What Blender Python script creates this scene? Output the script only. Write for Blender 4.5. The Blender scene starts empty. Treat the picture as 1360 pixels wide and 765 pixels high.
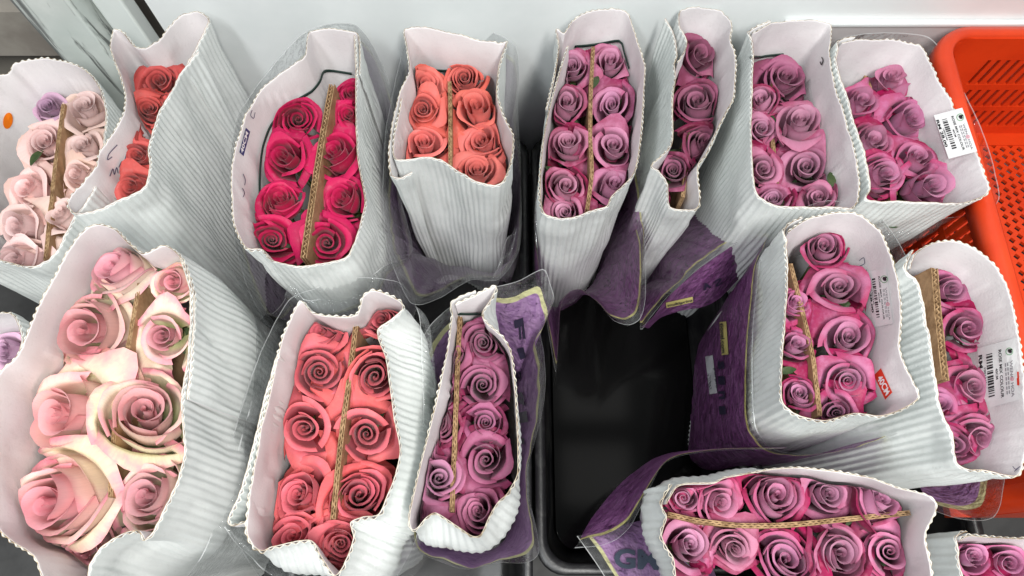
import bpy, math, random
import numpy as np
from mathutils import Vector, Matrix, noise
from mathutils.bvhtree import BVHTree

random.seed(11)
sc = bpy.context.scene
COL = sc.collection
R = math.radians

# ------------------------------------------------------------------ camera
CAM_H, TILT, FPX = 1.13, R(21.5), 936.0
cam = bpy.data.cameras.new('camera'); cam.sensor_width = 36; cam.lens = 36 * FPX / 1360
cam.clip_start = .02; cam.clip_end = 60
camo = bpy.data.objects.new('camera', cam); COL.objects.link(camo)
camo.location = (0, 0, CAM_H); camo.rotation_euler = (TILT, 0, 0)
sc.camera = camo
# ------------------------------------------------------------------ world and lamps (indoor shop: ceiling tubes, pale room)
w = bpy.data.worlds.new('World'); sc.world = w; w.use_nodes = True
bg = w.node_tree.nodes['Background']; bg.inputs[0].default_value = (.93, .98, 1, 1); bg.inputs[1].default_value = .30
def area(name, loc, rot, sx, sy, power, col):
    l = bpy.data.lights.new(name, 'AREA'); l.shape = 'RECTANGLE'; l.size = sx; l.size_y = sy
    l.energy = power; l.color = col
    o = bpy.data.objects.new(name, l); COL.objects.link(o); o.location = loc; o.rotation_euler = rot
    return o
area('ceiling_tube', (.45, -.75, 2.4), (R(-24), R(10), 0), .26, 1.4, 76, (1, .985, .95))
area('ceiling_tube', (-.8, -.65, 2.5), (R(-20), R(-16), 0), .26, 1.4, 38, (.95, .985, 1))
for yy in (.42, .84): area('ceiling_panel', (.42, yy, 2.5), (0, 0, 0), .34, .30, .55, (1, .98, .95))
sc.view_settings.view_transform = 'Standard'; sc.view_settings.look = 'None'
sc.view_settings.exposure = .15; sc.view_settings.gamma = 1
sc.render.engine = 'CYCLES'
sc.cycles.transparent_max_bounces = 24; sc.cycles.max_bounces = 10
sc.cycles.use_denoising = True
sc.cycles.caustics_reflective = False; sc.cycles.caustics_refractive = False

# ------------------------------------------------------------------ geometry helpers
cT, sT = math.cos(TILT), math.sin(TILT)
def ray(px, py):
    u = (px - 680) / FPX; v = (382.5 - py) / FPX
    return Vector((u, sT + v * cT, -cT + v * sT))
CP = Vector((0, 0, CAM_H))
def at(px, py, z):
    d = ray(px, py); t = (CAM_H - z) / -d.z
    return CP + d * t
def dist(px, py, z):            # depth along the optical axis
    return (CAM_H - z) / -ray(px, py).z

def link(name, me, mats=None, parent=None, smooth=True):
    o = bpy.data.objects.new(name, me); COL.objects.link(o)
    if mats is not None:
        for m in (mats if isinstance(mats, (list, tuple)) else [mats]): me.materials.append(m)
    if parent is not None: o.parent = parent
    if smooth and len(me.polygons): me.polygons.foreach_set('use_smooth', [True] * len(me.polygons))
    return o
def mesh(name, vs, fs, mi=None):
    me = bpy.data.meshes.new(name); me.from_pydata([tuple(map(float, v)) for v in vs], [], fs)
    if mi is not None: me.polygons.foreach_set('material_index', mi)
    me.update(); return me
def empty(name, loc=(0, 0, 0)):
    o = bpy.data.objects.new(name, None); COL.objects.link(o); o.location = loc; o.empty_display_size = .02
    return o
def tag(o, label, cat, group=None):
    o['label'] = label; o['category'] = cat
    if group: o['group'] = group
    return o
def local(vs, o):               # world points -> coordinates under an unrotated Empty
    L = o.location; return [(v[0] - L[0], v[1] - L[1], v[2] - L[2]) for v in vs]

def boxes_mesh(name, bxs):
    vs, fs = [], []
    for (x0, y0, z0, x1, y1, z1) in bxs:
        b = len(vs)
        vs += [(x0,y0,z0),(x1,y0,z0),(x1,y1,z0),(x0,y1,z0),(x0,y0,z1),(x1,y0,z1),(x1,y1,z1),(x0,y1,z1)]
        fs += [tuple(b+i for i in f) for f in ((0,3,2,1),(4,5,6,7),(0,1,5,4),(1,2,6,5),(2,3,7,6),(3,0,4,7))]
    return mesh(name, vs, fs)

def catmull(P, sub=14):
    P = np.asarray(P, float); out = []
    n = len(P)
    for i in range(n - 1):
        p0 = P[max(i-1, 0)]; p1 = P[i]; p2 = P[i+1]; p3 = P[min(i+2, n-1)]
        for k in range(sub):
            t = k / sub; t2 = t*t; t3 = t2*t
            c = .5*((2*p1) + (-p0+p2)*t + (2*p0-5*p1+4*p2-p3)*t2 + (-p0+3*p1-3*p2+p3)*t3)
            l = p1 + (p2-p1)*t
            out.append(c*.75 + l*.25)
    out.append(P[-1]); return np.array(out)
def resample(P, step):
    d = np.linalg.norm(np.diff(P[:, :3], axis=0), axis=1); s = np.concatenate([[0], np.cumsum(d)])
    n = max(4, int(s[-1] / step)); q = np.linspace(0, s[-1], n + 1)
    return np.stack([np.interp(q, s, P[:, i]) for i in range(P.shape[1])], 1), q
def smooth1(a, n):
    if n < 2: return a
    k = np.hanning(n + 2)[1:-1]; k /= k.sum(); h = n // 2
    b = np.concatenate([np.repeat(a[:1], h, 0), a, np.repeat(a[-1:], n - 1 - h, 0)])
    return np.stack([np.convolve(b[:, i], k, 'valid') for i in range(a.shape[1])], 1)
def sstep(x): x = np.clip(x, 0, 1); return x*x*(3-2*x)
def nz(x, y, z=0.): return noise.noise(Vector((x, y, z)))

# ------------------------------------------------------------------ material helpers
def newmat(name):
    m = bpy.data.materials.new(name); m.use_nodes = True
    nt = m.node_tree; nt.nodes.clear()
    out = nt.nodes.new('ShaderNodeOutputMaterial')
    return m, nt, out
class N:
    def __init__(s, nt): s.nt = nt
    def new(s, t, **kw):
        n = s.nt.nodes.new(t)
        for k, v in kw.items(): setattr(n, k, v)
        return n
    def set(s, inp, v):
        if isinstance(v, bpy.types.NodeSocket): s.nt.links.new(v, inp)
        else: inp.default_value = v
    def math(s, op, a, b=None, c=None, clamp=False):
        n = s.new('ShaderNodeMath', operation=op); n.use_clamp = clamp
        s.set(n.inputs[0], a)
        if b is not None: s.set(n.inputs[1], b)
        if c is not None: s.set(n.inputs[2], c)
        return n.outputs[0]
    def mix(s, f, a, b, mode='MIX'):
        n = s.new('ShaderNodeMix', data_type='RGBA', blend_type=mode)
        s.set(n.inputs[0], f); s.set(n.inputs[6], a); s.set(n.inputs[7], b); return n.outputs[2]
    def ss(s, x, a, b):
        n = s.new('ShaderNodeMapRange', interpolation_type='SMOOTHSTEP')
        s.set(n.inputs[0], x); n.inputs[1].default_value = a; n.inputs[2].default_value = b
        return n.outputs[0]
    def noise(s, vec, scale, detail=3, rough=.5, dist=0):
        n = s.new('ShaderNodeTexNoise'); s.set(n.inputs['Vector'], vec)
        n.inputs['Scale'].default_value = scale; n.inputs['Detail'].default_value = detail
        n.inputs['Roughness'].default_value = rough; n.inputs['Distortion'].default_value = dist
        return n.outputs[0]
    def mapping(s, vec, sc_=(1,1,1), loc=(0,0,0)):
        n = s.new('ShaderNodeMapping'); s.set(n.inputs[0], vec)
        n.inputs['Scale'].default_value = sc_; n.inputs['Location'].default_value = loc; return n.outputs[0]
    def bump(s, h, strength, d=.002):
        n = s.new('ShaderNodeBump'); s.set(n.inputs['Height'], h)
        n.inputs['Strength'].default_value = strength; n.inputs['Distance'].default_value = d; return n.outputs[0]
def rgb(r, g, b): return (r, g, b, 1)
def srgb(r, g, b):
    f = lambda c: ((c/255)/12.92 if c/255 <= .04045 else ((c/255+.055)/1.055)**2.4)
    return (f(r), f(g), f(b), 1)

def simple(name, col, rough=.6, col2=None, nscale=20, bump=0, bscale=80, spec=.4, metallic=0, lo=.4, hi=.62):
    m, nt, out = newmat(name); g = N(nt)
    p = g.new('ShaderNodeBsdfPrincipled'); nt.links.new(p.outputs[0], out.inputs[0])
    tc = g.new('ShaderNodeTexCoord').outputs['Object']
    if col2 is not None:
        f = g.ss(g.noise(tc, nscale, 6, .6), lo, hi)
        g.set(p.inputs['Base Color'], g.mix(f, col, col2))
    else: p.inputs['Base Color'].default_value = col
    p.inputs['Roughness'].default_value = rough; p.inputs['Specular IOR Level'].default_value = spec
    p.inputs['Metallic'].default_value = metallic
    if bump: g.set(p.inputs['Normal'], g.bump(g.noise(tc, bscale, 4), bump))
    return m

# paper and cardboard
def paper(name, col, col2, rough, bumpv):
    m, nt, out = newmat(name); g = N(nt)
    p = g.new('ShaderNodeBsdfPrincipled')
    tc = g.new('ShaderNodeTexCoord').outputs['Object']
    f = g.ss(g.noise(tc, 14, 5, .65), .38, .7)
    c = g.mix(f, col, col2)
    c = g.mix(g.math('MULTIPLY', g.ss(g.noise(tc, 260, 3, .6), .56, .75), .10), c, rgb(.35, .32, .28))
    sm = g.math('MULTIPLY', g.ss(g.noise(g.mapping(tc, (1, 1, .35)), 38, 4, .6, .4), .62, .74), .16)
    c = g.mix(sm, c, rgb(.42, .42, .40))
    g.set(p.inputs['Base Color'], c); p.inputs['Roughness'].default_value = rough
    p.inputs['Specular IOR Level'].default_value = .3
    h = g.math('ADD', g.noise(tc, 420, 2), g.math('MULTIPLY', g.noise(tc, 55, 3), 1.5))
    g.set(p.inputs['Normal'], g.bump(h, bumpv, .0012))
    tr = g.new('ShaderNodeBsdfTranslucent'); g.set(tr.inputs[0], c)
    mx = g.new('ShaderNodeMixShader'); mx.inputs[0].default_value = .12
    nt.links.new(p.outputs[0], mx.inputs[1]); nt.links.new(tr.outputs[0], mx.inputs[2])
    nt.links.new(mx.outputs[0], out.inputs[0]); return m
M = {}
M['flute'] = paper('white_corrugated_paper', rgb(.86, .885, .87), rgb(.79, .82, .805), .5, .35)
M['liner'] = paper('white_liner_paper', rgb(.88, .855, .86), rgb(.84, .81, .82), .6, .22)
M['edge'] = simple('raw_cut_edge', rgb(.52, .42, .28), .85, rgb(.27, .18, .095), 90, lo=.40, hi=.58)
M['edge2'] = simple('raw_cut_edge_pale', rgb(.64, .57, .45), .85, rgb(.36, .26, .15), 110, lo=.44, hi=.62)
M['brown'] = simple('brown_cardboard', rgb(.40, .25, .135), .85, rgb(.27, .155, .075), 30, .4, 200)
M['brown_edge'] = simple('brown_cardboard_edge', rgb(.36, .23, .12), .9, rgb(.19, .11, .05), 160, .4, 400)
M['black'] = simple('black_plastic', rgb(.006, .006, .007), .32, rgb(.014, .014, .014), 25, .12, 90, .45)
M['black_rim'] = simple('black_plastic_scuffed', rgb(.008, .008, .009), .38, rgb(.035, .035, .034), 60, .2, 120, .5, lo=.5, hi=.75)
M['wall'] = simple('white_painted_wall', rgb(.84, .86, .86), .35, rgb(.76, .79, .79), 3, .05, 12, .5)
M['wall_low'] = simple('pale_grey_wall_base', rgb(.58, .53, .53), .5, rgb(.5, .46, .46), 4, .1, 30)
M['board'] = simple('white_painted_board', rgb(.77, .81, .79), .4, rgb(.66, .7, .68), 6, .1, 30)
M['dim'] = simple('grey_brown_backing', rgb(.24, .22, .19), .7, rgb(.13, .115, .10), 8, .2, 40)
M['floor'] = simple('dark_floor', rgb(.05, .05, .05), .6, rgb(.03, .03, .03), 8, .2, 60)
M['orange'] = simple('orange_plastic', rgb(.66, .052, .008), .36, rgb(.56, .038, .006), 8, .08, 140, .45)
M['stem'] = simple('rose_stem', rgb(.07, .13, .03), .5, rgb(.10, .10, .03), 40)
M['leaf'] = simple('rose_leaf', rgb(.025, .05, .016), .45, rgb(.05, .075, .025), 50, .3, 160)
M['strap'] = simple('dark_green_strap', rgb(.006, .024, .018), .55)
M['navy'] = simple('navy_print', rgb(.035, .045, .16), .5)
M['red'] = simple('red_print', rgb(.72, .045, .015), .5)
M['dot'] = simple('orange_dot', rgb(.86, .20, .008), .5)
M['white'] = simple('white_print', rgb(.85, .85, .85), .5)
M['ink'] = simple('black_ink', rgb(.018, .018, .02), .5)
M['greyink'] = simple('grey_ink', rgb(.30, .29, .31), .5)
M['pen'] = simple('pen_line', rgb(.10, .10, .17), .6)
M['pinkink'] = simple('pink_ink', rgb(.75, .40, .46), .5)
M['greenink'] = simple('green_ink', rgb(.20, .42, .22), .5)
M['label'] = simple('label_paper', rgb(.86, .87, .87), .35, rgb(.82, .83, .83), 30)
M['navyfilm'] = simple('navy_film_print', rgb(.028, .024, .05), .3, spec=.5)
M['greyfilm'] = simple('slate_film_print', rgb(.055, .07, .10), .35)
M['yellowfilm'] = simple('yellow_film_print', rgb(.62, .55, .20), .3)
M['whitefilm'] = simple('white_film_print', rgb(.66, .68, .70), .3)

# weathered white post
m, nt, out = newmat('weathered_white_timber'); g = N(nt)
p = g.new('ShaderNodeBsdfPrincipled'); nt.links.new(p.outputs[0], out.inputs[0])
tc = g.new('ShaderNodeTexCoord').outputs['Object']
gr = g.noise(g.mapping(tc, (38, 38, 3.2)), 1, 6, .65, .6)
worn = g.ss(gr, .53, .60)
c = g.mix(g.ss(g.noise(tc, 24, 4), .3, .7), rgb(.72, .76, .73), rgb(.60, .65, .62))
c = g.mix(worn, c, g.mix(g.noise(g.mapping(tc, (160, 160, 9)), 1, 3), rgb(.09, .10, .10), rgb(.28, .29, .28)))
g.set(p.inputs['Base Color'], c); p.inputs['Roughness'].default_value = .6
g.set(p.inputs['Normal'], g.bump(g.math('SUBTRACT', 1., worn), .6, .003)); M['post'] = m

# plastic film, clear margin + yellow band + purple print; "fd" attribute: x = metres below the edge, y = metres along, z = print amount
def film_mat(name, m0, m1, printed, pal, alpha=.9, haze=.055):
    m, nt, out = newmat(name); g = N(nt)
    at_ = g.new('ShaderNodeAttribute', attribute_name='fd')
    sx = g.new('ShaderNodeSeparateXYZ'); nt.links.new(at_.outputs['Vector'], sx.inputs[0])
    d, s = sx.outputs[0], sx.outputs[1]
    tcw = g.new('ShaderNodeTexCoord').outputs['Object']
    dj = g.math('ADD', d, g.math('MULTIPLY', g.math('SUBTRACT', g.noise(tcw, 30, 2), .5), .004))
    tr = g.new('ShaderNodeBsdfTransparent'); tr.inputs[0].default_value = rgb(.965, .97, .97)
    gl = g.new('ShaderNodeBsdfGlossy'); gl.inputs['Roughness'].default_value = .05
    wr = g.bump(g.math('ADD', g.noise(tcw, 45, 3, .6), g.math('MULTIPLY', g.noise(tcw, 150, 2), .35)), .9, .007)
    g.set(gl.inputs['Normal'], wr)
    fr = g.new('ShaderNodeFresnel'); fr.inputs[0].default_value = 1.42; g.set(fr.inputs['Normal'], wr)
    mx = g.new('ShaderNodeMixShader'); g.set(mx.inputs[0], g.math('MINIMUM', g.math('MULTIPLY', fr.outputs[0], 1.0), .32))
    nt.links.new(tr.outputs[0], mx.inputs[1]); nt.links.new(gl.outputs[0], mx.inputs[2])
    df = g.new('ShaderNodeBsdfDiffuse'); df.inputs[0].default_value = rgb(.8, .82, .82)
    edge = g.math('SUBTRACT', 1., g.ss(d, .0006, .0017))  # whitened rim: highlight along the film's cut edge, put into the colour
    hz = g.math('ADD', g.math('MULTIPLY', edge, .42), g.math('MULTIPLY', g.ss(g.noise(tcw, 35, 4, .6), .3, .8), haze*2))
    mh = g.new('ShaderNodeMixShader'); g.set(mh.inputs[0], hz)
    nt.links.new(mx.outputs[0], mh.inputs[1]); nt.links.new(df.outputs[0], mh.inputs[2])
    if not printed:
        nt.links.new(mh.outputs[0], out.inputs[0]); return m
    cv = g.new('ShaderNodeCombineXYZ'); g.set(cv.inputs[0], d); g.set(cv.inputs[1], s)
    sw = g.noise(cv.outputs[0], 26, 3, .5, 2.4)
    pc = g.mix(g.ss(sw, .40, .60), pal[0], pal[1])
    pc = g.mix(g.math('MULTIPLY', g.ss(g.noise(cv.outputs[0], 60, 2, .5, 1.5), .62, .68), .75), pc, pal[2])
    inp = g.ss(dj, m1 - .0006, m1 + .0006)
    c = g.mix(inp, pal[3], pc)
    pr = g.new('ShaderNodeBsdfPrincipled'); g.set(pr.inputs['Base Color'], c); pr.inputs['Roughness'].default_value = .28
    g.set(pr.inputs['Normal'], wr)
    tl = g.new('ShaderNodeBsdfTranslucent'); g.set(tl.inputs[0], c)
    mp = g.new('ShaderNodeMixShader'); mp.inputs[0].default_value = .3
    nt.links.new(pr.outputs[0], mp.inputs[1]); nt.links.new(tl.outputs[0], mp.inputs[2])
    mf = g.new('ShaderNodeMixShader')
    g.set(mf.inputs[0], g.math('MULTIPLY', g.ss(dj, m0 - .0006, m0 + .0006), alpha))
    nt.links.new(mh.outputs[0], mf.inputs[1]); nt.links.new(mp.outputs[0], mf.inputs[2])
    nt.links.new(mf.outputs[0], out.inputs[0]); return m
PUR = (rgb(.28, .11, .28), rgb(.19, .06, .19), rgb(.03, .01, .035), rgb(.70, .64, .26))
LIL = (rgb(.42, .25, .46), rgb(.33, .18, .38), rgb(.10, .05, .13), rgb(.68, .66, .36))
M['film'] = film_mat('clear_film', 0, 0, False, None)
M['film_purple'] = film_mat('purple_printed_film', .018, .024, True, PUR, .9)
M['film_lilac'] = film_mat('lilac_printed_film', .026, .037, True, LIL, .93)
M['film_dusk'] = film_mat('thin_purple_printed_film', .016, .021, True, PUR, .62)
M['film_lilac_slim'] = film_mat('lilac_printed_film_slim', .014, .019, True, LIL, .93)
M['film_faint'] = film_mat('faintly_printed_film', .024, .031, True, LIL, .20, .05)

# rose petals: "pet" attribute: x = layer (0 heart .. 1 outer, >1 guard), y = height along petal, z = |across|
def petal_mat(name, inner, mid, edge, guard, base, e0=.74, e1=1.02, es=.8, transl=.12):
    m, nt, out = newmat(name); g = N(nt)
    a = g.new('ShaderNodeAttribute', attribute_name='pet')
    sx = g.new('ShaderNodeSeparateXYZ'); nt.links.new(a.outputs['Vector'], sx.inputs[0])
    t, v, u = sx.outputs
    oi = g.new('ShaderNodeObjectInfo'); tc = g.new('ShaderNodeTexCoord').outputs['Object']
    rv = g.math('MULTIPLY', oi.outputs['Random'], 40.)
    off = g.new('ShaderNodeCombineXYZ'); g.set(off.inputs[0], rv); g.set(off.inputs[1], rv)
    vm = g.new('ShaderNodeVectorMath', operation='ADD'); g.set(vm.inputs[0], tc); g.set(vm.inputs[1], off.outputs[0])
    n1 = g.noise(vm.outputs[0], 2.2, 4, .6)
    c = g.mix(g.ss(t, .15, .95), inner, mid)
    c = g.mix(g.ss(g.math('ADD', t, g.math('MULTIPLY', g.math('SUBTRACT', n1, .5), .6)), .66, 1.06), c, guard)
    c = g.mix(g.math('SUBTRACT', 1., g.ss(v, .12, .62)), c, base)  # guard and foot: natural tone, in dark varieties deepened as painted shade between heads
    ev = g.math('ADD', v, g.math('MULTIPLY', g.math('POWER', u, 3.), .22))
    ev = g.math('ADD', ev, g.math('MULTIPLY', g.math('SUBTRACT', n1, .5), .42))
    ef = g.math('MULTIPLY', g.ss(ev, e0, e1), g.math('MULTIPLY', g.math('ADD', .35, g.math('MULTIPLY', g.ss(t, .2, .9), .65)), es))
    c = g.mix(ef, c, edge)
    # veins run up the petal
    ve = g.new('ShaderNodeCombineXYZ'); g.set(ve.inputs[0], g.math('MULTIPLY', u, 38.)); g.set(ve.inputs[1], g.math('MULTIPLY', v, 2.2)); g.set(ve.inputs[2], rv)
    vein = g.noise(ve.outputs[0], 1.0, 3, .6)
    c = g.mix(g.math('MULTIPLY', g.ss(vein, .38, .68), .12), c, g.mix(.5, c, rgb(.02, 0, .01)))
    c = g.mix(g.math('MULTIPLY', g.ss(n1, .5, .75), .18), c, g.mix(.45, c, rgb(1, .85, .86)))
    c = g.mix(1., c, oi.outputs['Color'], 'MULTIPLY')
    p = g.new('ShaderNodeBsdfPrincipled'); g.set(p.inputs['Base Color'], c)
    p.inputs['Roughness'].default_value = .52; p.inputs['Specular IOR Level'].default_value = .2
    p.inputs['Sheen Weight'].default_value = .12; p.inputs['Sheen Roughness'].default_value = .4
    g.set(p.inputs['Normal'], g.bump(vein, .10, .03))
    tl = g.new('ShaderNodeBsdfTranslucent'); g.set(tl.inputs[0], c)
    mx = g.new('ShaderNodeMixShader'); mx.inputs[0].default_value = transl
    nt.links.new(p.outputs[0], mx.inputs[1]); nt.links.new(tl.outputs[0], mx.inputs[2])
    nt.links.new(mx.outputs[0], out.inputs[0]); return m
V = {}
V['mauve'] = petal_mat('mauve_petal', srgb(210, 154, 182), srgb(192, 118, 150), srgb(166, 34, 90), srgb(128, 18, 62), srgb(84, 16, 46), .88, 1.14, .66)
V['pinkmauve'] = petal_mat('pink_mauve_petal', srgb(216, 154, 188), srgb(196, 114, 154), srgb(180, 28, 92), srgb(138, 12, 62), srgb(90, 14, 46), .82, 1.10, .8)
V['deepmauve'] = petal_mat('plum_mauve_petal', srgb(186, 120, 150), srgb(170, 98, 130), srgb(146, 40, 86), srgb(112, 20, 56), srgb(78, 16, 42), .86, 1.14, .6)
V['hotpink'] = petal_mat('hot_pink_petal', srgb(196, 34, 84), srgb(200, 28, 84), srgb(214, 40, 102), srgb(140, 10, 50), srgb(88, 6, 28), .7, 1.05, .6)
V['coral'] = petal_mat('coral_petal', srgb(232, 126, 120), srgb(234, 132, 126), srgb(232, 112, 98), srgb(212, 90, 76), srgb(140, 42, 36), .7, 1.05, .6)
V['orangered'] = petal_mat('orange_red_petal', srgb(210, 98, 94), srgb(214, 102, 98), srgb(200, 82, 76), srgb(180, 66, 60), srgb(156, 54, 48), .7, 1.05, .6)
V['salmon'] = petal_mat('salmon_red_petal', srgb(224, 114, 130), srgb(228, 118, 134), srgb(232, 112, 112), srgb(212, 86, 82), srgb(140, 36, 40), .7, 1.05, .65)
V['blush'] = petal_mat('pale_blush_petal', srgb(247, 218, 214), srgb(243, 214, 206), srgb(238, 202, 194), srgb(232, 204, 184), srgb(218, 178, 160), .7, 1.05, .5)
V['lilac'] = petal_mat('lilac_petal', srgb(206, 172, 200), srgb(212, 182, 204), srgb(212, 170, 196), srgb(206, 174, 196), srgb(200, 168, 184))
V['cream'] = petal_mat('cream_pink_petal', srgb(240, 178, 184), srgb(246, 232, 208), srgb(236, 140, 162), srgb(240, 232, 192), srgb(218, 226, 164), .84, 1.10, .9)

# ------------------------------------------------------------------ the setting
def struct(name, me, mat):
    o = link(name, me, mat, smooth=False); o['kind'] = 'structure'; return o
WY = .67
struct('floor', boxes_mesh('floor', [(-1.6, -.8, -.03, 1.6, WY + .3, 0)]), M['floor'])
struct('wall', boxes_mesh('wall', [(-.468, WY, 0, 1.6, WY + .05, 1.5)]), M['wall'])
struct('wall_recess', boxes_mesh('wall_recess', [(-1.6, WY + .09, 0, -.468, WY + .13, 1.5)]), M['dim'])
struct('wall_base', boxes_mesh('wall_base', [(.36, WY - .006, 0, 1.6, WY - .001, .392)]), M['wall_low'])
struct('wall_ledge', boxes_mesh('wall_ledge', [(.36, WY - .009, .392, 1.6, WY - .001, .396)]), M['wall'])
o = link('timber_post', boxes_mesh('timber_post', [(-.613, WY - .03, 0, -.541, WY + .03, 1.4)]), M['post'], smooth=False)
bv = o.modifiers.new('b', 'BEVEL'); bv.width = .004; bv.segments = 2
tag(o, 'upright timber post with flaking white paint against the wall', 'post')
o = link('white_board', boxes_mesh('white_board', [(-.532, WY - .006, 0, -.494, WY + .02, 1.4)]), M['board'], smooth=False)
bv = o.modifiers.new('b', 'BEVEL'); bv.width = .003; bv.segments = 2
tag(o, 'narrow upright white board between the flaking post and a dark gap', 'board')
o = link('cross_rail', boxes_mesh('cross_rail', [(-1.1, WY + .045, .27, -.613, WY + .085, .36)]), simple('taupe_rail', rgb(.36, .33, .29), .6, rgb(.27, .24, .21), 10), smooth=False)
tag(o, 'dim taupe horizontal rail running behind the flaking white post', 'rail')

# black tubs
def rrect(x0, y0, x1, y1, r, z, n=6):
    pts = []
    for (cx, cy, a0) in ((x1-r, y1-r, 0), (x0+r, y1-r, 90), (x0+r, y0+r, 180), (x1-r, y0+r, 270)):
        for k in range(n + 1):
            a = R(a0 + 90*k/n); pts.append((cx + r*math.cos(a), cy + r*math.sin(a), z))
    return pts
def tub(x0, y0, x1, y1, h, label, wall=.004):
    t = empty('black_tub', ((x0+x1)/2, (y0+y1)/2, 0))
    tag(t, label, 'tub', 'black plastic tubs holding the flowers')
    prof = [(.030, .001), (.026, .004), (.010, h-.03), (.010, h-.012)]     # inset, z : outside
    ins = [(.013, h-.012), (.014, h-.03), (.031, .010), (.045, .006)]      # inside, floor
    def ringmesh(rings, cap=True):
        vs, fs = [], []; n = 28
        for (i, z) in rings: vs += rrect(x0+i, y0+i, x1-i, y1-i, max(.012, .038-i*.3), z)
        for k in range(len(rings)-1):
            for j in range(n): fs.append((k*n+j, k*n+(j+1) % n, (k+1)*n+(j+1) % n, (k+1)*n+j))
        if cap: fs.append(tuple(range((len(rings)-1)*n, len(rings)*n)))
        return vs, fs
    vs, fs = ringmesh(prof + ins)
    link('body', mesh('tub_body', local(vs, t), fs), M['black'], t)
    vs, fs = ringmesh([(.010, h-.014), (.001, h-.013), (0, h-.002), (.002, h), (.008, h+.0005), (.0145, h-.001), (.0145, h-.014)], False)
    link('rim', mesh('tub_rim', local(vs, t), fs), M['black_rim'], t)
    return t
tub(.031, -.012, .322, .655, .150, 'empty-middled black tub with a wet shiny floor showing')
tub(-.275, -.16, .027, .655, .150, 'black tub under the hot pink and coral rose sleeves')
tub(-.600, -.16, -.279, .60, .150, 'black tub under the cream pink rose sleeve by the timber post')
tub(.326, -.18, .622, .655, .150, 'black tub reaching under the orange crate')
# shallow water on the floor of the open tub, added to reflect the ceiling lights
vs = rrect(.031+.034, -.012+.034, .322-.034, .655-.034, .03, .026)
o = link('water', mesh('water', vs, [tuple(range(len(vs)))]), simple('dark_water', rgb(.003, .003, .003), .10, spec=.10), smooth=False)
o['kind'] = 'structure'

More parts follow.
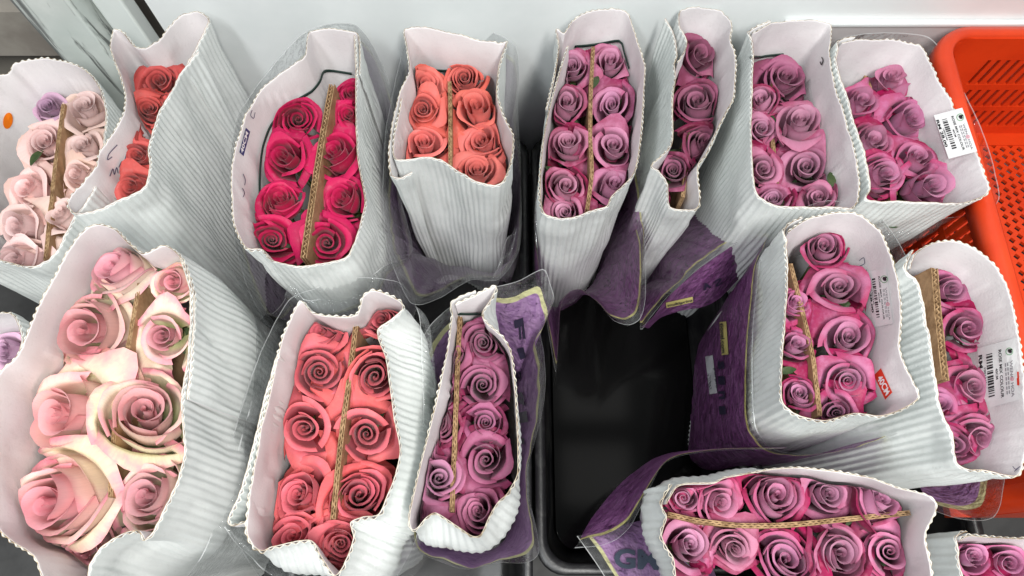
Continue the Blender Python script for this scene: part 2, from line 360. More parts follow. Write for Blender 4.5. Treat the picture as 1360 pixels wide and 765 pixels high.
# orange crate
def crate():
    x0, y0, x1, y1, z0, z1 = .556, .05, .961, .650, .166, .400
    t = empty('orange_crate', ((x0+x1)/2, (y0+y1)/2, z0))
    tag(t, 'orange plastic crate with slotted sides and a diamond mesh floor', 'crate')
    def L(vs): return local(vs, t)
    # perforated floor: one diamond hole per cell
    vs, fs = [], []
    p = .0132; nx = int((x1-x0-.05)/p); ny = int((y1-y0-.05)/p)
    ox = x0+.025; oy = y0+.025; zt = z0+.012; zb = z0+.007
    for i in range(nx):
        for j in range(ny):
            cx = ox+(i+.5)*p; cy = oy+(j+.5+.5*(i % 2))*p; b = len(vs); h = p/2; q = .0052
            sq = [(cx-h, cy-h), (cx, cy-h), (cx+h, cy-h), (cx+h, cy), (cx+h, cy+h), (cx, cy+h), (cx-h, cy+h), (cx-h, cy)]
            di = [(cx-q*.5, cy-q*.5), (cx, cy-q), (cx+q*.5, cy-q*.5), (cx+q, cy), (cx+q*.5, cy+q*.5), (cx, cy+q), (cx-q*.5, cy+q*.5), (cx-q, cy)]
            vs += [(a, c, zt) for a, c in sq] + [(a, c, zt) for a, c in di] + [(a, c, zb) for a, c in di]
            for k in range(8):
                k2 = (k+1) % 8
                fs.append((b+k, b+k2, b+8+k2, b+8+k)); fs.append((b+8+k, b+8+k2, b+16+k2, b+16+k))
    link('mesh_floor', mesh('crate_floor', L(vs), fs), M['orange'], t, smooth=False)
    link('floor_border', boxes_mesh('crate_border', [tuple(np.array(bb) - np.array((*t.location, *t.location))) for bb in
        [(x0+.008, y0+.008, z0, x0+.0265, y1-.008, z0+.014), (x1-.0265, y0+.008, z0, x1-.008, y1-.008, z0+.014),
         (x0+.0265, y0+.008, z0, x1-.0265, y0+.0265, z0+.014), (x0+.0265, y1-.034, z0, x1-.0265, y1-.008, z0+.0145)]]), M['orange'], t, smooth=False)
    # walls: rails and slats
    th = .005
    def wall(axis, c, a0, a1):
        bx = []
        zs = [z0+.014, z0+.034, z0+.074, z0+.084, z0+.124, z0+.136, z0+.188, z1-.004]
        for lo, hi in ((0, 1), (2, 3), (4, 5), (6, 7)): bx.append((a0, zs[lo], a1, zs[hi], 0))
        m0, m1 = a0+.055, a1-.055
        for lo, hi in ((1, 2), (3, 4), (5, 6)):
            bx.append((a0, zs[lo], m0, zs[hi], 0)); bx.append((m1, zs[lo], a1, zs[hi], 0))
            n = int((m1-m0)/.0125)
            for k in range(n):
                x = m0+(m1-m0)*k/n
                if k % 12 == 11: bx.append((x+.0015, zs[lo], x+(m1-m0)/n+.004, zs[hi], .0005))
                else: bx.append((x+.005, zs[lo], x+(m1-m0)/n, zs[hi], .0005))
        B = []
        for (u0, w0, u1, w1, e) in bx:
            if axis == 'x': B.append((u0, c-th/2+e, w0, u1, c+th/2-e, w1))
            else: B.append((c-th/2+e, u0, w0, c+th/2-e, u1, w1))
        link('slotted_side', boxes_mesh('crate_side', [tuple(np.array(bb) - np.array((*t.location, *t.location))) for bb in B]), M['orange'], t, smooth=False)
    wall('x', y1-.010, x0+.035, x1-.035); wall('x', y0+.010, x0+.035, x1-.035)
    wall('y', x0+.010, y0+.035, y1-.035); wall('y', x1-.010, y0+.035, y1-.035)
    # corner posts and rim
    for (cx, cy, a0) in ((x1-.04, y1-.04, 0), (x0+.04, y1-.04, 90), (x0+.04, y0+.04, 180), (x1-.04, y0+.04, 270)):
        vs, fs = [], []
        for k in range(9):
            a = R(a0-8+106*k/8)
            for r_ in (.0275, .0325):
                vs += [(cx+r_*math.cos(a), cy+r_*math.sin(a), z0+.013), (cx+r_*math.cos(a), cy+r_*math.sin(a), z1-.003)]
        for k in range(8):
            b = k*4; fs += [(b, b+4, b+5, b+1), (b+2, b+3, b+7, b+6)]
        link('corner_post', mesh('crate_corner', L(vs), fs), M['orange'], t)
    rings = [(.0115, z1-.012), (.010, z1-.001), (.007, z1+.001), (.002, z1+.0005), (-.006, z1-.002), (-.009, z1-.010), (-.009, z1-.028), (-.006, z1-.028), (-.005, z1-.008), (.006, z1-.006)]
    vs, fs = [], []; n = 4*9
    for (i, z) in rings: vs += rrect(x0+i, y0+i, x1-i, y1-i, .045-i, z, 8)
    for k in range(len(rings)-1):
        for j in range(n): fs.append((k*n+j, k*n+(j+1) % n, (k+1)*n+(j+1) % n, (k+1)*n+j))
    link('rim', mesh('crate_rim', L(vs), fs), M['orange'], t)
crate()

# ------------------------------------------------------------------ corrugated paper sleeves
PITCH, AMP = .0078, .0018
SL = {}
def sleeve(key, label, rim, zr, zb=.010, taper=.84, trans=.22, lean=(0, 0), closed=True, seam=(.03, .0045), buckle=.0055, edge='edge', bulge=1.05):
    pts = list(rim) + (list(rim[:2]) if closed else [])
    P = []
    for q in pts:
        px, py = q[:2]; dz = q[2] if len(q) > 2 else 0; ox, oy = q[3:5] if len(q) > 4 else (0, 0)
        a = at(px, py, zr+dz); b = at(px+ox, py+oy, zr+dz)
        P.append((a.x, a.y, a.z, b.x-a.x, b.y-a.y))
    C, s = resample(catmull(P), PITCH/8)
    n = len(C); T = C[:, :3].copy(); O = C[:, 3:5]
    sd = hash(key) % 97 if False else sum(map(ord, key)) * 1.7
    T[:, 2] += [.0026*nz(q*45, sd)+.0016*nz(q*170, sd+3)-.006*max(0, nz(q*17, sd+8)-.42) for q in s]
    loop = T[:, :2] + O
    S = smooth1(loop, int(.065/(PITCH/8)))
    cen = S.mean(0); S = cen+(S-cen)*bulge
    area_ = .5*np.sum(T[:-1, 0]*T[1:, 1]-T[1:, 0]*T[:-1, 1]); sg = 1 if area_ < 0 else -1
    fr = np.array([0, .006, .014, .03, .055, .085, .12, .16, .21, .27, .34, .42, .52, .64, .8, 1.])
    rows = []
    for f in fr:
        z = T[:, 2] + (zb-T[:, 2])*f
        depth = T[:, 2]-z
        e = sstep(depth/trans)[:, None]
        xy = T[:, :2]*(1-e)+S*e
        xy = cen+(xy-cen)*(1-(1-taper)*f)+np.array(lean)*f
        tg = np.gradient(smooth1(xy, 9), axis=0); tg /= np.linalg.norm(tg, axis=1)[:, None]+1e-9
        nn = np.stack([-tg[:, 1], tg[:, 0]], 1)*sg
        nn = smooth1(nn, 11); nn /= np.linalg.norm(nn, axis=1)[:, None]+1e-9
        bk = np.array([buckle*min(1, dd/.04)*(nz(q*14, zz*9, sd)+.5*nz(q*40, zz*14, sd+9)) for q, zz, dd in zip(s, z, depth)])
        bk = bk-np.array([.0035*min(1, dd/.05)*max(0, 1-abs(nz(q*5+zz*7, zz*9-q*3, sd+5))/.05) for q, zz, dd in zip(s, z, depth)])
        if closed:
            ov = np.linalg.norm(np.diff(np.array(P)[-2:, :2], axis=0))
            bk = bk+sstep((s-(s[-1]-ov-.012))/.012)*seam[1]
        rows.append((xy+nn*bk[:, None], z, nn))
    crush = [np.array([.50+.50*sstep(.75+1.3*nz(q*16, zz*11, sd+40)) for q, zz in zip(s, z)]) for xy, z, nn in rows]
    def surf(off, cr=False):                # off per column; crushed flutes where cr
        return [np.column_stack([xy+nn*((off-.0008)*c_+.0008 if cr else off)[:, None], z]) for (xy, z, nn), c_ in zip(rows, crush)]
    root = empty('paper_sleeve', (cen[0], cen[1], 0)); tag(root, label, 'paper sleeve', 'white corrugated paper sleeves')
    one = np.ones(n)
    # liner
    A = surf(one*0); B = surf(one*.0005)
    vs = np.concatenate(A+B[:2]); R_ = len(fr)
    fs, mi = [], []
    for r in range(R_-1):
        for k in range(n-1): fs.append((r*n+k, (r+1)*n+k, (r+1)*n+k+1, r*n+k+1)); mi.append(0)
    bvh = BVHTree.FromPolygons([Vector(v) for v in vs], fs)
    b0 = R_*n
    for k in range(n-1):
        fs.append((k, k+1, b0+k+1, b0+k)); mi.append(1)
        fs.append((b0+k, b0+k+1, b0+n+k+1, b0+n+k)); mi.append(0)
    lo = link('liner', mesh('sleeve_liner', local(vs, root), fs, mi), [M['liner'], M[edge]], root)
    # fluted outer sheet
    fl = AMP*(1.3 if key == 'J' else 1)*(.5-.5*np.cos(2*np.pi*s/PITCH))*np.array([.85+.45*nz(q*25, sd+31) for q in s])
    fin = .0006+fl; fo = fin+.0005
    zoff = np.array([-.0006+.0009*nz(q*90, sd+20) for q in s])
    A = surf(fo, True); B = surf(fin, True)
    for L_ in (A[0], A[1], B[0], B[1]): L_[:, 2] += zoff
    vs = np.concatenate(A+B[:4]); fs, mi = [], []
    for r in range(R_-1):
        for k in range(n-1): fs.append((r*n+k, r*n+k+1, (r+1)*n+k+1, (r+1)*n+k)); mi.append(0)
    for k in range(n-1): fs.append((k, b0+k, b0+k+1, k+1)); mi.append(1)
    for r in range(3):
        for k in range(n-1): fs.append((b0+r*n+k, b0+(r+1)*n+k, b0+(r+1)*n+k+1, b0+r*n+k+1)); mi.append(0)
    link('fluted_sheet', mesh('sleeve_flutes', local(vs, root), fs, mi), [M['flute'], M[edge]], root)
    ang = np.arctan2(S[:, 1]-cen[1], S[:, 0]-cen[0]); rad = np.hypot(S[:, 1]-cen[1], S[:, 0]-cen[0])
    lim = []
    for xy, z, nn in rows[:11]:
        dx = xy-cen; aa = np.arctan2(dx[:, 1], dx[:, 0]); r2 = np.hypot(dx[:, 0], dx[:, 1])
        bi = ((aa+np.pi)/(2*np.pi)*120).astype(int) % 120; tb = np.full(120, np.nan)
        for b_ in range(120):
            m_ = bi == b_
            if m_.any(): tb[b_] = r2[m_].min()
        ok = ~np.isnan(tb); tb = np.interp(np.arange(120), np.arange(120)[ok], tb[ok], period=120)
        lim.append((z.mean(), tb))
    SL[key] = dict(lim=(np.array([q[0] for q in lim]), np.array([q[1] for q in lim])), root=root, bvh=bvh, cen=cen, ang=ang, rad=rad, taper=taper, zr=zr, zb=zb, lean=np.array(lean))
    return root

sleeve('A', 'white corrugated sleeve with an orange dot, holding pale blush roses',
  [(-70,330),(-78,200),(-45,112),(8,98),(20,84),(60,78),(100,86),(122,102),(136,128),(139,165),(133,215),(119,262),(97,290),(76,333),(45,354),(0,345),(-40,342)], .41, lean=(.03, -.02))
sleeve('B', 'wide-mouthed white corrugated sleeve with pen marks, holding a few orange-red roses',
  [(263,68,0),(250,84),(238,100,-.004),(224,126),(211,148),(201,176),(196,200),(198,226),(189,250),(160,265),(128,278),(101,283),(91,272),(97,258),(128,222),(133,203),(150,178),(165,150),(167,126),(160,98),(152,78),(147,60),(151,40),(163,44),(178,62),(192,64),(212,53),(228,33),(245,19),(262,17),(276,25,0,8,6),(271,42,0,10,6),(257,68,-.004,10,8),(244,92,-.004,12,8)], .425, closed=False, taper=.92, trans=.34, lean=(.0, -.02))
sleeve('C', 'white corrugated sleeve with a navy 40CM sticker, holding hot pink roses',
  [(470,47),(472,100),(472,157,-.006,8,0),(475,214,-.01,12,0),(482,251,-.01,8,0),(484,272,-.012),(475,308),(467,329),(457,342),(405,353),(363,346),(349,331),(327,328),(311,294),(308,235),(313,199),(326,157),(347,120),(378,94),(405,74),(412,42),(439,39)], .42, taper=.84, lean=(.012, -.01))
sleeve('D', 'white corrugated sleeve with a torn front flap, holding coral roses',
  [(547,228,-.012),(533,235,-.014),(520,231,-.012),(518,190),(530,128),(544,94),(541,62),(538,38),(567,36),(614,47),(661,58),(672,56),(662,89),(659,125),(667,152),(680,178),(679,209),(669,238),(656,245),(635,241),(614,230),(588,213),(561,208),(527,211),(523,190),(534,131)], .42, closed=False, taper=.74)
sleeve('E', 'white corrugated sleeve with a curled back corner, holding nine mauve roses',
  [(755,60),(744,96),(730,146),(721,197),(718,253),(722,281),(736,287),(756,289),(792,277),(806,273),(812,260),(832,242),(843,225),(850,185),(855,112),(855,84),(844,51),(835,22),(822,14),(792,14),(764,25),(750,44),(739,40),(743,60),(738,96),(726,146)], .42, closed=False, taper=.74)
sleeve('F', 'narrow white corrugated sleeve with a deep notch in front, holding dusky mauve roses',
  [(884,24,0,-6,2),(894,42,0,-8,0),(900,71,0,-10,0),(896,86,0,-14,0),(898,104,0,-16,0),(894,130,-.004,-18,0),(894,185,-.008,-16,0),(887,200,-.01,-10,0),(866,220,-.006),(877,229,-.014),(887,243,-.02),(890,274,-.05),(913,278,-.052),(928,272,-.05),(926,222,-.02),(938,203,-.012),(953,170,-.004,6,0),(964,148),(974,126),(976,75),(969,53),(971,31),(955,14),(925,10),(904,15),(903,34),(913,54),(910,68),(900,84)], .42, closed=False, taper=.80, lean=(-.012, 0))
sleeve('G', 'rounded white corrugated sleeve next to the notched one, holding big mauve roses',
  [(1000,44),(1027,31),(1062,27),(1093,29),(1104,34),(1101,67),(1105,102),(1120,151),(1137,213),(1140,258),(1132,275),(1111,274),(1049,274),(1018,267),(1003,249),(998,178),(1000,111),(1001,67)], .42, lean=(-.02, -.01))
sleeve('H', 'white corrugated sleeve beside the orange crate with its price label sticking out',
  [(1118,58),(1138,53),(1180,54),(1218,58),(1228,67),(1244,102),(1267,142),(1290,190),(1310,238),(1311,256),(1290,266),(1267,269),(1205,267),(1152,265),(1157,249),(1151,213),(1138,169),(1124,124),(1115,98),(1111,78)], .42, lean=(-.075, -.01), taper=.84, bulge=1.0)
sleeve('I', 'largest white corrugated sleeve, holding big cream and pink roses',
  [(238,342),(250,381),(252,407),(249,470),(244,500),(240,534),(241,559),(244,597),(236,635),(219,673),(206,700),(192,716),(185,705),(168,706),(152,714),(132,728),(118,750),(112,780),(70,790),(45,738),(13,717),(-6,690),(-14,600),(-2,500),(25,470),(51,407),(76,362),(102,316),(127,299),(152,305),(171,324),(190,337),(219,327),(240,343,0,4,0),(254,381,0,5,0),(257,410,0,6,0),(253,470,0,6,0),(247,530,0,6,0)], .47, closed=False, taper=.93, trans=.16, lean=(.0, .0), bulge=1.12)
sleeve('J', 'white corrugated sleeve with beaded double edges, holding salmon red roses',
  [(369,468,0),(352,522,0),(337,585,0),(322,642,-.004),(303,688,-.012),(309,699,-.012),(330,690,-.006),(331,667),(338,625),(347,572),(360,519),(371,466),(386,424),(399,400),(416,417),(449,421),(475,418),(483,393),(496,386),(518,394,0,4,0),(532,402,0,8,2),(534,411,0,12,4),(518,424,0,28,6),(502,437,0,44,4),(502,450,0,46,4),(512,476,0,38,4),(518,519,0,32,0),(523,556,0,26,0),(531,598,0,16,0),(523,635,0,22,0),(512,662,0,28,2),(502,683,0,32,4),(482,686,0,36,8),(465,694,0,40,12),(469,715,0,36,12),(456,750,0,30,16),(444,764,0,20,20),(428,741,0,0,28),(412,717,0,-8,34),(364,725,0,-8,28),(348,731,0,-8,16),(336,724,0,-6,6),(328,704),(332,660)], .445, closed=False, taper=.82, trans=.09, edge='edge2', bulge=1.09)
sleeve('K', 'narrow white corrugated sleeve in a purple printed bag, holding plum mauve roses',
  [(605,405),(634,392),(658,380),(651,398),(642,411,0,14,0),(640,420,0,20,0),(646,430,0,24,0),(666,447,0,8,0),(677,466),(682,498),(685,545),(687,588),(687,628),(679,646,0,6,0),(673,656,0,8,4),(661,667,0,18,10),(650,685,0,22,14),(639,709,0,14,18),(628,712,0,6,20),(608,699,0,0,28),(579,681,0,-4,34),(565,688,0,-6,28),(555,700,0,-8,16),(547,703,0,-5,10),(544,688),(555,635),(571,572),(586,508),(597,455)], .45, taper=.80, trans=.09, edge='edge2')
sleeve('L', 'white corrugated sleeve with a red 40CM sticker, holding pink mauve roses',
  [(1047,309),(1070,293),(1109,283),(1141,286),(1167,306),(1183,341),(1193,380),(1196,419),(1194,458),(1203,490),(1219,522),(1216,532),(1193,545),(1167,552),(1135,548),(1096,558),(1064,552),(1044,540),(1038,522),(1041,458),(1047,367)], .44, taper=.86, lean=(.0, 0))
sleeve('M', 'white corrugated sleeve leaning on the orange crate, with a thick brown divider',
  [(1209,357),(1219,335),(1245,322),(1277,322),(1310,341),(1335,374),(1348,419),(1358,484),(1364,560),(1360,613),(1348,632),(1310,624),(1286,623),(1271,613),(1267,581),(1255,555),(1245,516),(1238,464),(1229,412),(1221,378)], .44, taper=.85, lean=(-.06, 0))
sleeve('N', 'white corrugated sleeve lying crosswise in the tub, with torn edges and mauve roses',
  [(886,669,0,-24,-6),(898,648,0,-28,-16),(913,643,0,-20,-26),(948,642,0,-6,-30),(963,635,0,0,-24),(992,630,0,0,-20),(1025,624,0,0,-14),(1066,622,0,0,-10),(1110,627,0,0,-6),(1154,635),(1189,647),(1222,655),(1237,660),(1245,669),(1239,686),(1231,698),(1227,713),(1231,734),(1236,757),(1240,800),(1220,840),(1100,850),(960,845),(915,835,0,-4,0),(901,800,0,-4,0),(898,763,0,-4,0),(895,741,0,-10,0),(886,728,0,-16,0),(879,710,0,-22,0),(886,688,0,-28,0)], .45, taper=.82, lean=(.055, 0), trans=.10, edge='edge2')
sleeve('O', 'white corrugated sleeve mostly cut off, with one lilac rose, beside the cream ones',
  [(-60,425),(-10,418),(12,416),(24,430),(28,452),(18,486),(4,516),(-20,560),(-70,560),(-80,480)], .39)
sleeve('P', 'white corrugated sleeve corner low behind the crosswise one, holding two pink roses',
  [(1276,718),(1288,712),(1310,714),(1350,716),(1400,720),(1420,780),(1400,830),(1290,830),(1284,790),(1279,764),(1274,745)], .36)

# ------------------------------------------------------------------ roses
def petal_grid(R0, A, Ht, fl, curl, gap, rnd, t, th0, tip, seed, nu=11, nv=10, spread=0.):
    vs, at_ = [], []
    for j in range(nv+1):
        v = j/nv; q = max(0, (v-.78)/.22)
        for i in range(nu+1):
            u = -1+2*i/nu; au = abs(u)
            wv = (.42+.58*math.sin(min(1, v*1.25+.08)*math.pi/2))
            th = th0+u*A*wv
            prof = .30+.72*math.sin(min(1, v*1.45)*math.pi/2)
            rr = R0*prof*(1+(fl-1)*v*v)
            rr += gap*u*min(1, v*2)
            zz = Ht*v
            zz *= 1-rnd*au**2.6*(.35+.65*v)
            side = curl*.75*au**3*min(1, v*1.3)
            tp = tip*math.exp(-(u/.34)**2)
            ro = curl*(q*q)*(1+tp)+side*t
            rr += ro+spread*v**2
            zz -= (curl*.95*q**3+spread*.35*v**3)*(1-.25*au)
            nn = nz(u*1.7+seed, v*1.6, seed*.7); n2 = nz(u*4.3+seed, v*3.5, seed)
            k = (.10*t+.015)
            rr += (nn*k+n2*k*.35)*v; zz += (nn*.06*t+n2*.03*t)*v
            vs.append((rr*math.cos(th), rr*math.sin(th), zz)); at_.append((t, v, au))
    fs = []
    for j in range(nv):
        for i in range(nu):
            a = j*(nu+1)+i; fs.append((a, a+1, a+nu+2, a+nu+1))
    return vs, fs, at_
def attr_mesh(name, vs, fs, at_):
    me = mesh(name, vs, fs)
    a = me.attributes.new('pet', 'FLOAT_VECTOR', 'POINT'); a.data.foreach_set('vector', [c for q in at_ for c in q])
    me.polygons.foreach_set('use_smooth', [True]*len(me.polygons))
    me.materials.append(None)
    return me
def rose_variant(k, opn, nout, ncore, globe=False):
    rg = random.Random(100+k)
    core = ([], [], []); pet = []
    ph = rg.uniform(0, 6.28); n = ncore+nout
    for i in range(n):
        if i < ncore:                                   # tight spiral heart, highest in the middle
            h = i/(ncore-1); t = .30*h
            R0 = .05+.27*h; A = 2.5-.9*h
            Ht = 1.24+.07*h+rg.uniform(-.02, .02); fl = .60+.38*h
            curl = .035+.06*h; gap = .035+.035*h; rnd = .03+.07*h; tip = .3*h
            th0 = ph+i*2.39996*.95+rg.uniform(-.2, .2)
        else:                                           # broad cupped outer petals, each ring lower than the last
            h = (i-ncore)/max(1, nout-1); t = .38+.62*h
            R0 = .40+.42*h**.85; A = 1.30-.25*h+rg.uniform(-.15, .15)
            Ht = 1.32-(.36+.26*opn)*h**1.25+rg.uniform(-.05, .05); fl = .92+(.10+.20*opn)*h+rg.uniform(-.06, .1)
            curl = (.06+(.10+.15*opn)*h)*rg.uniform(.5, 1.6); gap = .07+.05*rg.random(); rnd = .14+.16*h
            tip = rg.choice([0, .3, .9, 1.8])*(.4+h)
            th0 = ph+i*2.2+rg.uniform(-.3, .3)
            if globe:                                    # plump head: petals close over, only the lips roll back
                R0 = .44+.46*h**.8; Ht = 1.34-(.16+.20*opn)*h+rg.uniform(-.04, .04); fl = .66+.16*h+.10*opn; curl *= .7; A += .12; tip *= .3
        g_ = petal_grid(R0, A, Ht, fl, curl, gap, rnd, t, th0, tip, rg.uniform(0, 50), nu=15 if i < ncore else 12)
        if i < ncore:
            b = len(core[0]); core[0].extend(g_[0]); core[2].extend(g_[2])
            core[1].extend([tuple(b+x for x in f) for f in g_[1]])
        else: pet.append(g_)
    for i in range(0 if globe else 2):                   # guard petals hang open below the head
        th0 = ph+i*math.pi+rg.uniform(-.8, .8)
        pet.append(petal_grid(.80, .85, rg.uniform(.48, .68), 1.06, .10+.14*rg.random(), .08, .28, 1.12, th0, rg.choice([.2, 1., 1.6]), rg.uniform(0, 50), spread=.02+.14*rg.random()))
    return attr_mesh('bud', *core), [attr_mesh('petal', *g_) for g_ in pet]
VAR = [rose_variant(0, .55, 8, 6), rose_variant(1, .8, 9, 7), rose_variant(2, .25, 7, 5), rose_variant(3, 1., 10, 8), rose_variant(4, .65, 7, 7), rose_variant(5, .05, 6, 5), rose_variant(6, .7, 9, 6), rose_variant(7, .35, 9, 6, True), rose_variant(8, .6, 10, 6, True), rose_variant(9, 1.15, 12, 7), rose_variant(10, .4, 7, 8)]
COS = {}
def cos_of(me):
    if me.name not in COS:
        a_ = np.empty(len(me.vertices)*3); me.vertices.foreach_get('co', a_); COS[me.name] = a_.reshape(-1, 3)
    return COS[me.name]
def fit_in(S, me, Mw, Mi):
    """copy of a petal mesh pressed against the inside of its sleeve (or the mesh itself where it is free)"""
    co = cos_of(me); A3 = np.array(Mw)[:3, :3]; b3 = np.array(Mw)[:3, 3]
    Wd = co @ A3.T+b3
    zs, tb = S['lim']; cen = S['cen']
    dx = Wd[:, :2]-cen; aa = (np.arctan2(dx[:, 1], dx[:, 0])+np.pi)/(2*np.pi)*120-.5; r_ = np.hypot(dx[:, 0], dx[:, 1])
    i0 = np.floor(aa).astype(int); fr_ = aa-i0
    zi = np.interp(-Wd[:, 2], -zs, np.arange(len(zs))); z0 = np.minimum(zi.astype(int), len(zs)-2); zf = zi-z0
    g2 = lambda zz: tb[zz, i0 % 120]*(1-fr_)+tb[zz, (i0+1) % 120]*fr_
    L = g2(z0)*(1-zf)+g2(z0+1)*zf-.0025
    k = L-.011
    m_ = r_ > k
    if not m_.any() or S.get('free'): return me
    r2 = np.where(m_, k+(L-k)*np.tanh((r_-k)/(L-k)), r_)
    Wd[:, :2] = cen+dx*(r2/np.maximum(r_, 1e-6))[:, None]
    Mi3 = np.array(Mi); Lc = Wd @ Mi3[:3, :3].T+Mi3[:3, 3]
    m2 = me.copy(); m2.vertices.foreach_set('co', Lc.ravel()); m2.update(); return m2
# stem with calyx (unit head radius), leaf
def stem_mesh():
    vs, fs = [], []; prof = [(.10, -8.), (.10, -1.), (.12, -.25), (.22, -.12), (.30, .02), (.34, .16)]
    for (r_, z) in prof:
        for k in range(7): a = 2*math.pi*k/7; vs.append((r_*math.cos(a), r_*math.sin(a), z))
    for j in range(len(prof)-1):
        for k in range(7): fs.append((j*7+k, j*7+(k+1) % 7, (j+1)*7+(k+1) % 7, (j+1)*7+k))
    me = mesh('stem', vs, fs); me.materials.append(M['stem']); me.polygons.foreach_set('use_smooth', [True]*len(me.polygons)); return me
def sepal_mesh():
    vs, fs = [], []
    for s_ in range(5):
        th = s_*2*math.pi/5; b = len(vs)
        for j in range(5):
            v = j/4; wd = .16*(1-v)**.8; rr = .32+.55*v**.8+.2*v*v; zz = .12+.25*v-.42*v*v
            for sgn in (-1, 1): vs.append((rr*math.cos(th)-sgn*wd*math.sin(th), rr*math.sin(th)+sgn*wd*math.cos(th), zz))
        fs += [(b+2*j, b+2*j+1, b+2*j+3, b+2*j+2) for j in range(4)]
    me = mesh('sepals', vs, fs); me.materials.append(M['leaf']); return me
STEM, SEP = stem_mesh(), sepal_mesh()
def rose(key, mat, px, py, size, tilt=(0, 0), var=None, tint=1., dz=-.045, label='', group=None, squash=1.3):
    S = SL[key]; z = S['zr']+dz
    d = dist(px, py, z); rad = size/2*d/FPX/1.04
    c = at(px, py, z)
    up = Vector((0, 0, 1)); tc = (CP-c).normalized()
    ax = (up*.68+tc*.32).normalized()
    ax = (ax+Vector((tilt[0], tilt[1], 0))+Vector((random.uniform(-.3, .3), random.uniform(-.28, .2), 0))).normalized()
    base = c-ax*rad*1.12*squash
    r_ = empty('rose', base)
    r_.rotation_mode = 'QUATERNION'
    r_.rotation_quaternion = ax.to_track_quat('Z', 'Y') @ Matrix.Rotation(random.uniform(0, 6.28), 3, 'Z').to_quaternion()
    ex = random.uniform(.92, 1.09); sv = Vector((rad*ex, rad/ex, rad*squash*random.uniform(.88, 1.12))); r_.scale = sv
    tag(r_, label, 'rose', group)
    k = var if var is not None else random.choice([0, 1, 2, 3, 4, 6, 7, 8, 9, 10])
    bud, pets = VAR[k]
    b_ = tint*random.uniform(.86, 1.02); tn = (b_*random.uniform(.97, 1.03), b_*random.uniform(.95, 1.03), b_*random.uniform(.96, 1.03), 1)
    Mw = Matrix.LocRotScale(base, r_.rotation_quaternion, sv); Mi = Mw.inverted()
    for nm, me in [('bud', bud)]+[('petal', q) for q in pets]:
        me = fit_in(S, me, Mw, Mi)
        o = bpy.data.objects.new(nm, me); COL.objects.link(o); o.parent = r_
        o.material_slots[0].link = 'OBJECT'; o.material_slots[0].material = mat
        f = random.uniform(.95, 1.05); o.color = (tn[0]*f, tn[1]*f, tn[2]*f, 1)
    o = bpy.data.objects.new('sepals', fit_in(S, SEP, Mw, Mi)); COL.objects.link(o); o.parent = r_
    # the stem runs down to the foot of its sleeve
    foot = np.array(S['cen'])+(np.array((base.x, base.y))-S['cen'])*.6*S['taper']+S['lean']
    tgt = Vector((foot[0], foot[1], S['zb']))
    dv = base-tgt
    o = bpy.data.objects.new('stem', STEM); COL.objects.link(o)
    # stem direction in the head's frame
    q = r_.rotation_quaternion.inverted() @ dv.normalized()
    o.parent = r_; o.rotation_mode = 'QUATERNION'; o.rotation_quaternion = q.to_track_quat('Z', 'Y')
    o.scale = (1, 1, dv.length/rad/8./max(.6, squash))
    return r_
ORD = ['nearest', 'second from', 'third from', 'fourth from', 'fifth from', 'sixth from']
def bunch(key, mat, colour, where, group, rows, pal=None, **kw):
    for side, L in rows:
        for i, q in enumerate(L):
            px, py, sz = q[:3]; ex = q[3] if len(q) > 3 else {}
            a = dict(kw); a.update(ex)
            mm = a.pop('mat', mat); col = a.pop('colour', colour)
            lb = f"{col} rose {where}, {side}{ORD[i]} the white wall"
            rose(key, V[mm], px, py, sz, label=lb, group=group, **a)
PS, CS = 'post-side row, ', 'crate-side row, '
bunch('A', 'blush', 'pale blush', 'in orange-dot sleeve', 'pale blush roses', [
  (PS, [(63,140,46,dict(mat='lilac',colour='lilac-pink')),(57,185,70),(32,248,70),(24,300,70),(20,345,76)]),
  (CS, [(113,142,66),(107,190,58),(100,230,46),(82,285,58)])], tint=1.0)
bunch('B', 'orangered', 'orange-red', 'in wide-mouthed sleeve', 'orange-red roses', [
  ('', [(211,106,58),(197,144,62),(182,206,54),(172,248,60)])], dz=-.03, tilt=(-.05,0))
bunch('C', 'hotpink', 'hot pink', 'in navy-sticker sleeve', 'hot pink roses', [
  (PS, [(396,157,64),(377,208,68),(372,263,64),(361,318,74)]),
  (CS, [(468,120,44),(463,152,46),(441,197,84,dict(var=3,dz=-.035)),(452,262,74),(434,322,74)])])
bunch('D', 'coral', 'coral', 'in torn-flap sleeve', 'coral roses', [
  (PS, [(566,110,58),(561,145,60),(562,186,66)]),
  (CS, [(616,101,56),(632,142,70,dict(var=2)),(637,184,70),(634,223,72)])])
bunch('E', 'mauve', 'mauve', 'in curled-corner sleeve', 'mauve roses in the curled-corner sleeve', [
  (PS, [(760,88,56),(753,134,64),(754,188,66),(752,245,66),(749,280,56)]),
  (CS, [(811,78,66),(812,136,70),(815,191,76),(816,243,64)])])
bunch('F', 'deepmauve', 'dusky mauve', 'in notched sleeve', 'dusky mauve roses', [
  ('', [(930,72,66),(926,130,74),(937,186,66),(894,226,58)])], tint=.93)
bunch('G', 'mauve', 'mauve', 'in rounded sleeve', 'mauve roses in the rounded sleeve', [
  (PS, [(1010,130,56),(1012,170,50),(1014,224,60),(1026,262,52)]),
  (CS, [(1047,97,74,dict(mat='deepmauve')),(1064,157,86,dict(var=3,dz=-.035)),(1072,218,82),(1087,262,56)])])
bunch('H', 'pinkmauve', 'pink mauve', 'in crate-side label sleeve', 'pink mauve roses beside the crate', [
  (PS, [(1145,134,64),(1160,186,74),(1176,230,76)]),
  (CS, [(1187,99,84),(1212,156,86),(1218,208,62),(1238,246,90)])], dz=-.04)
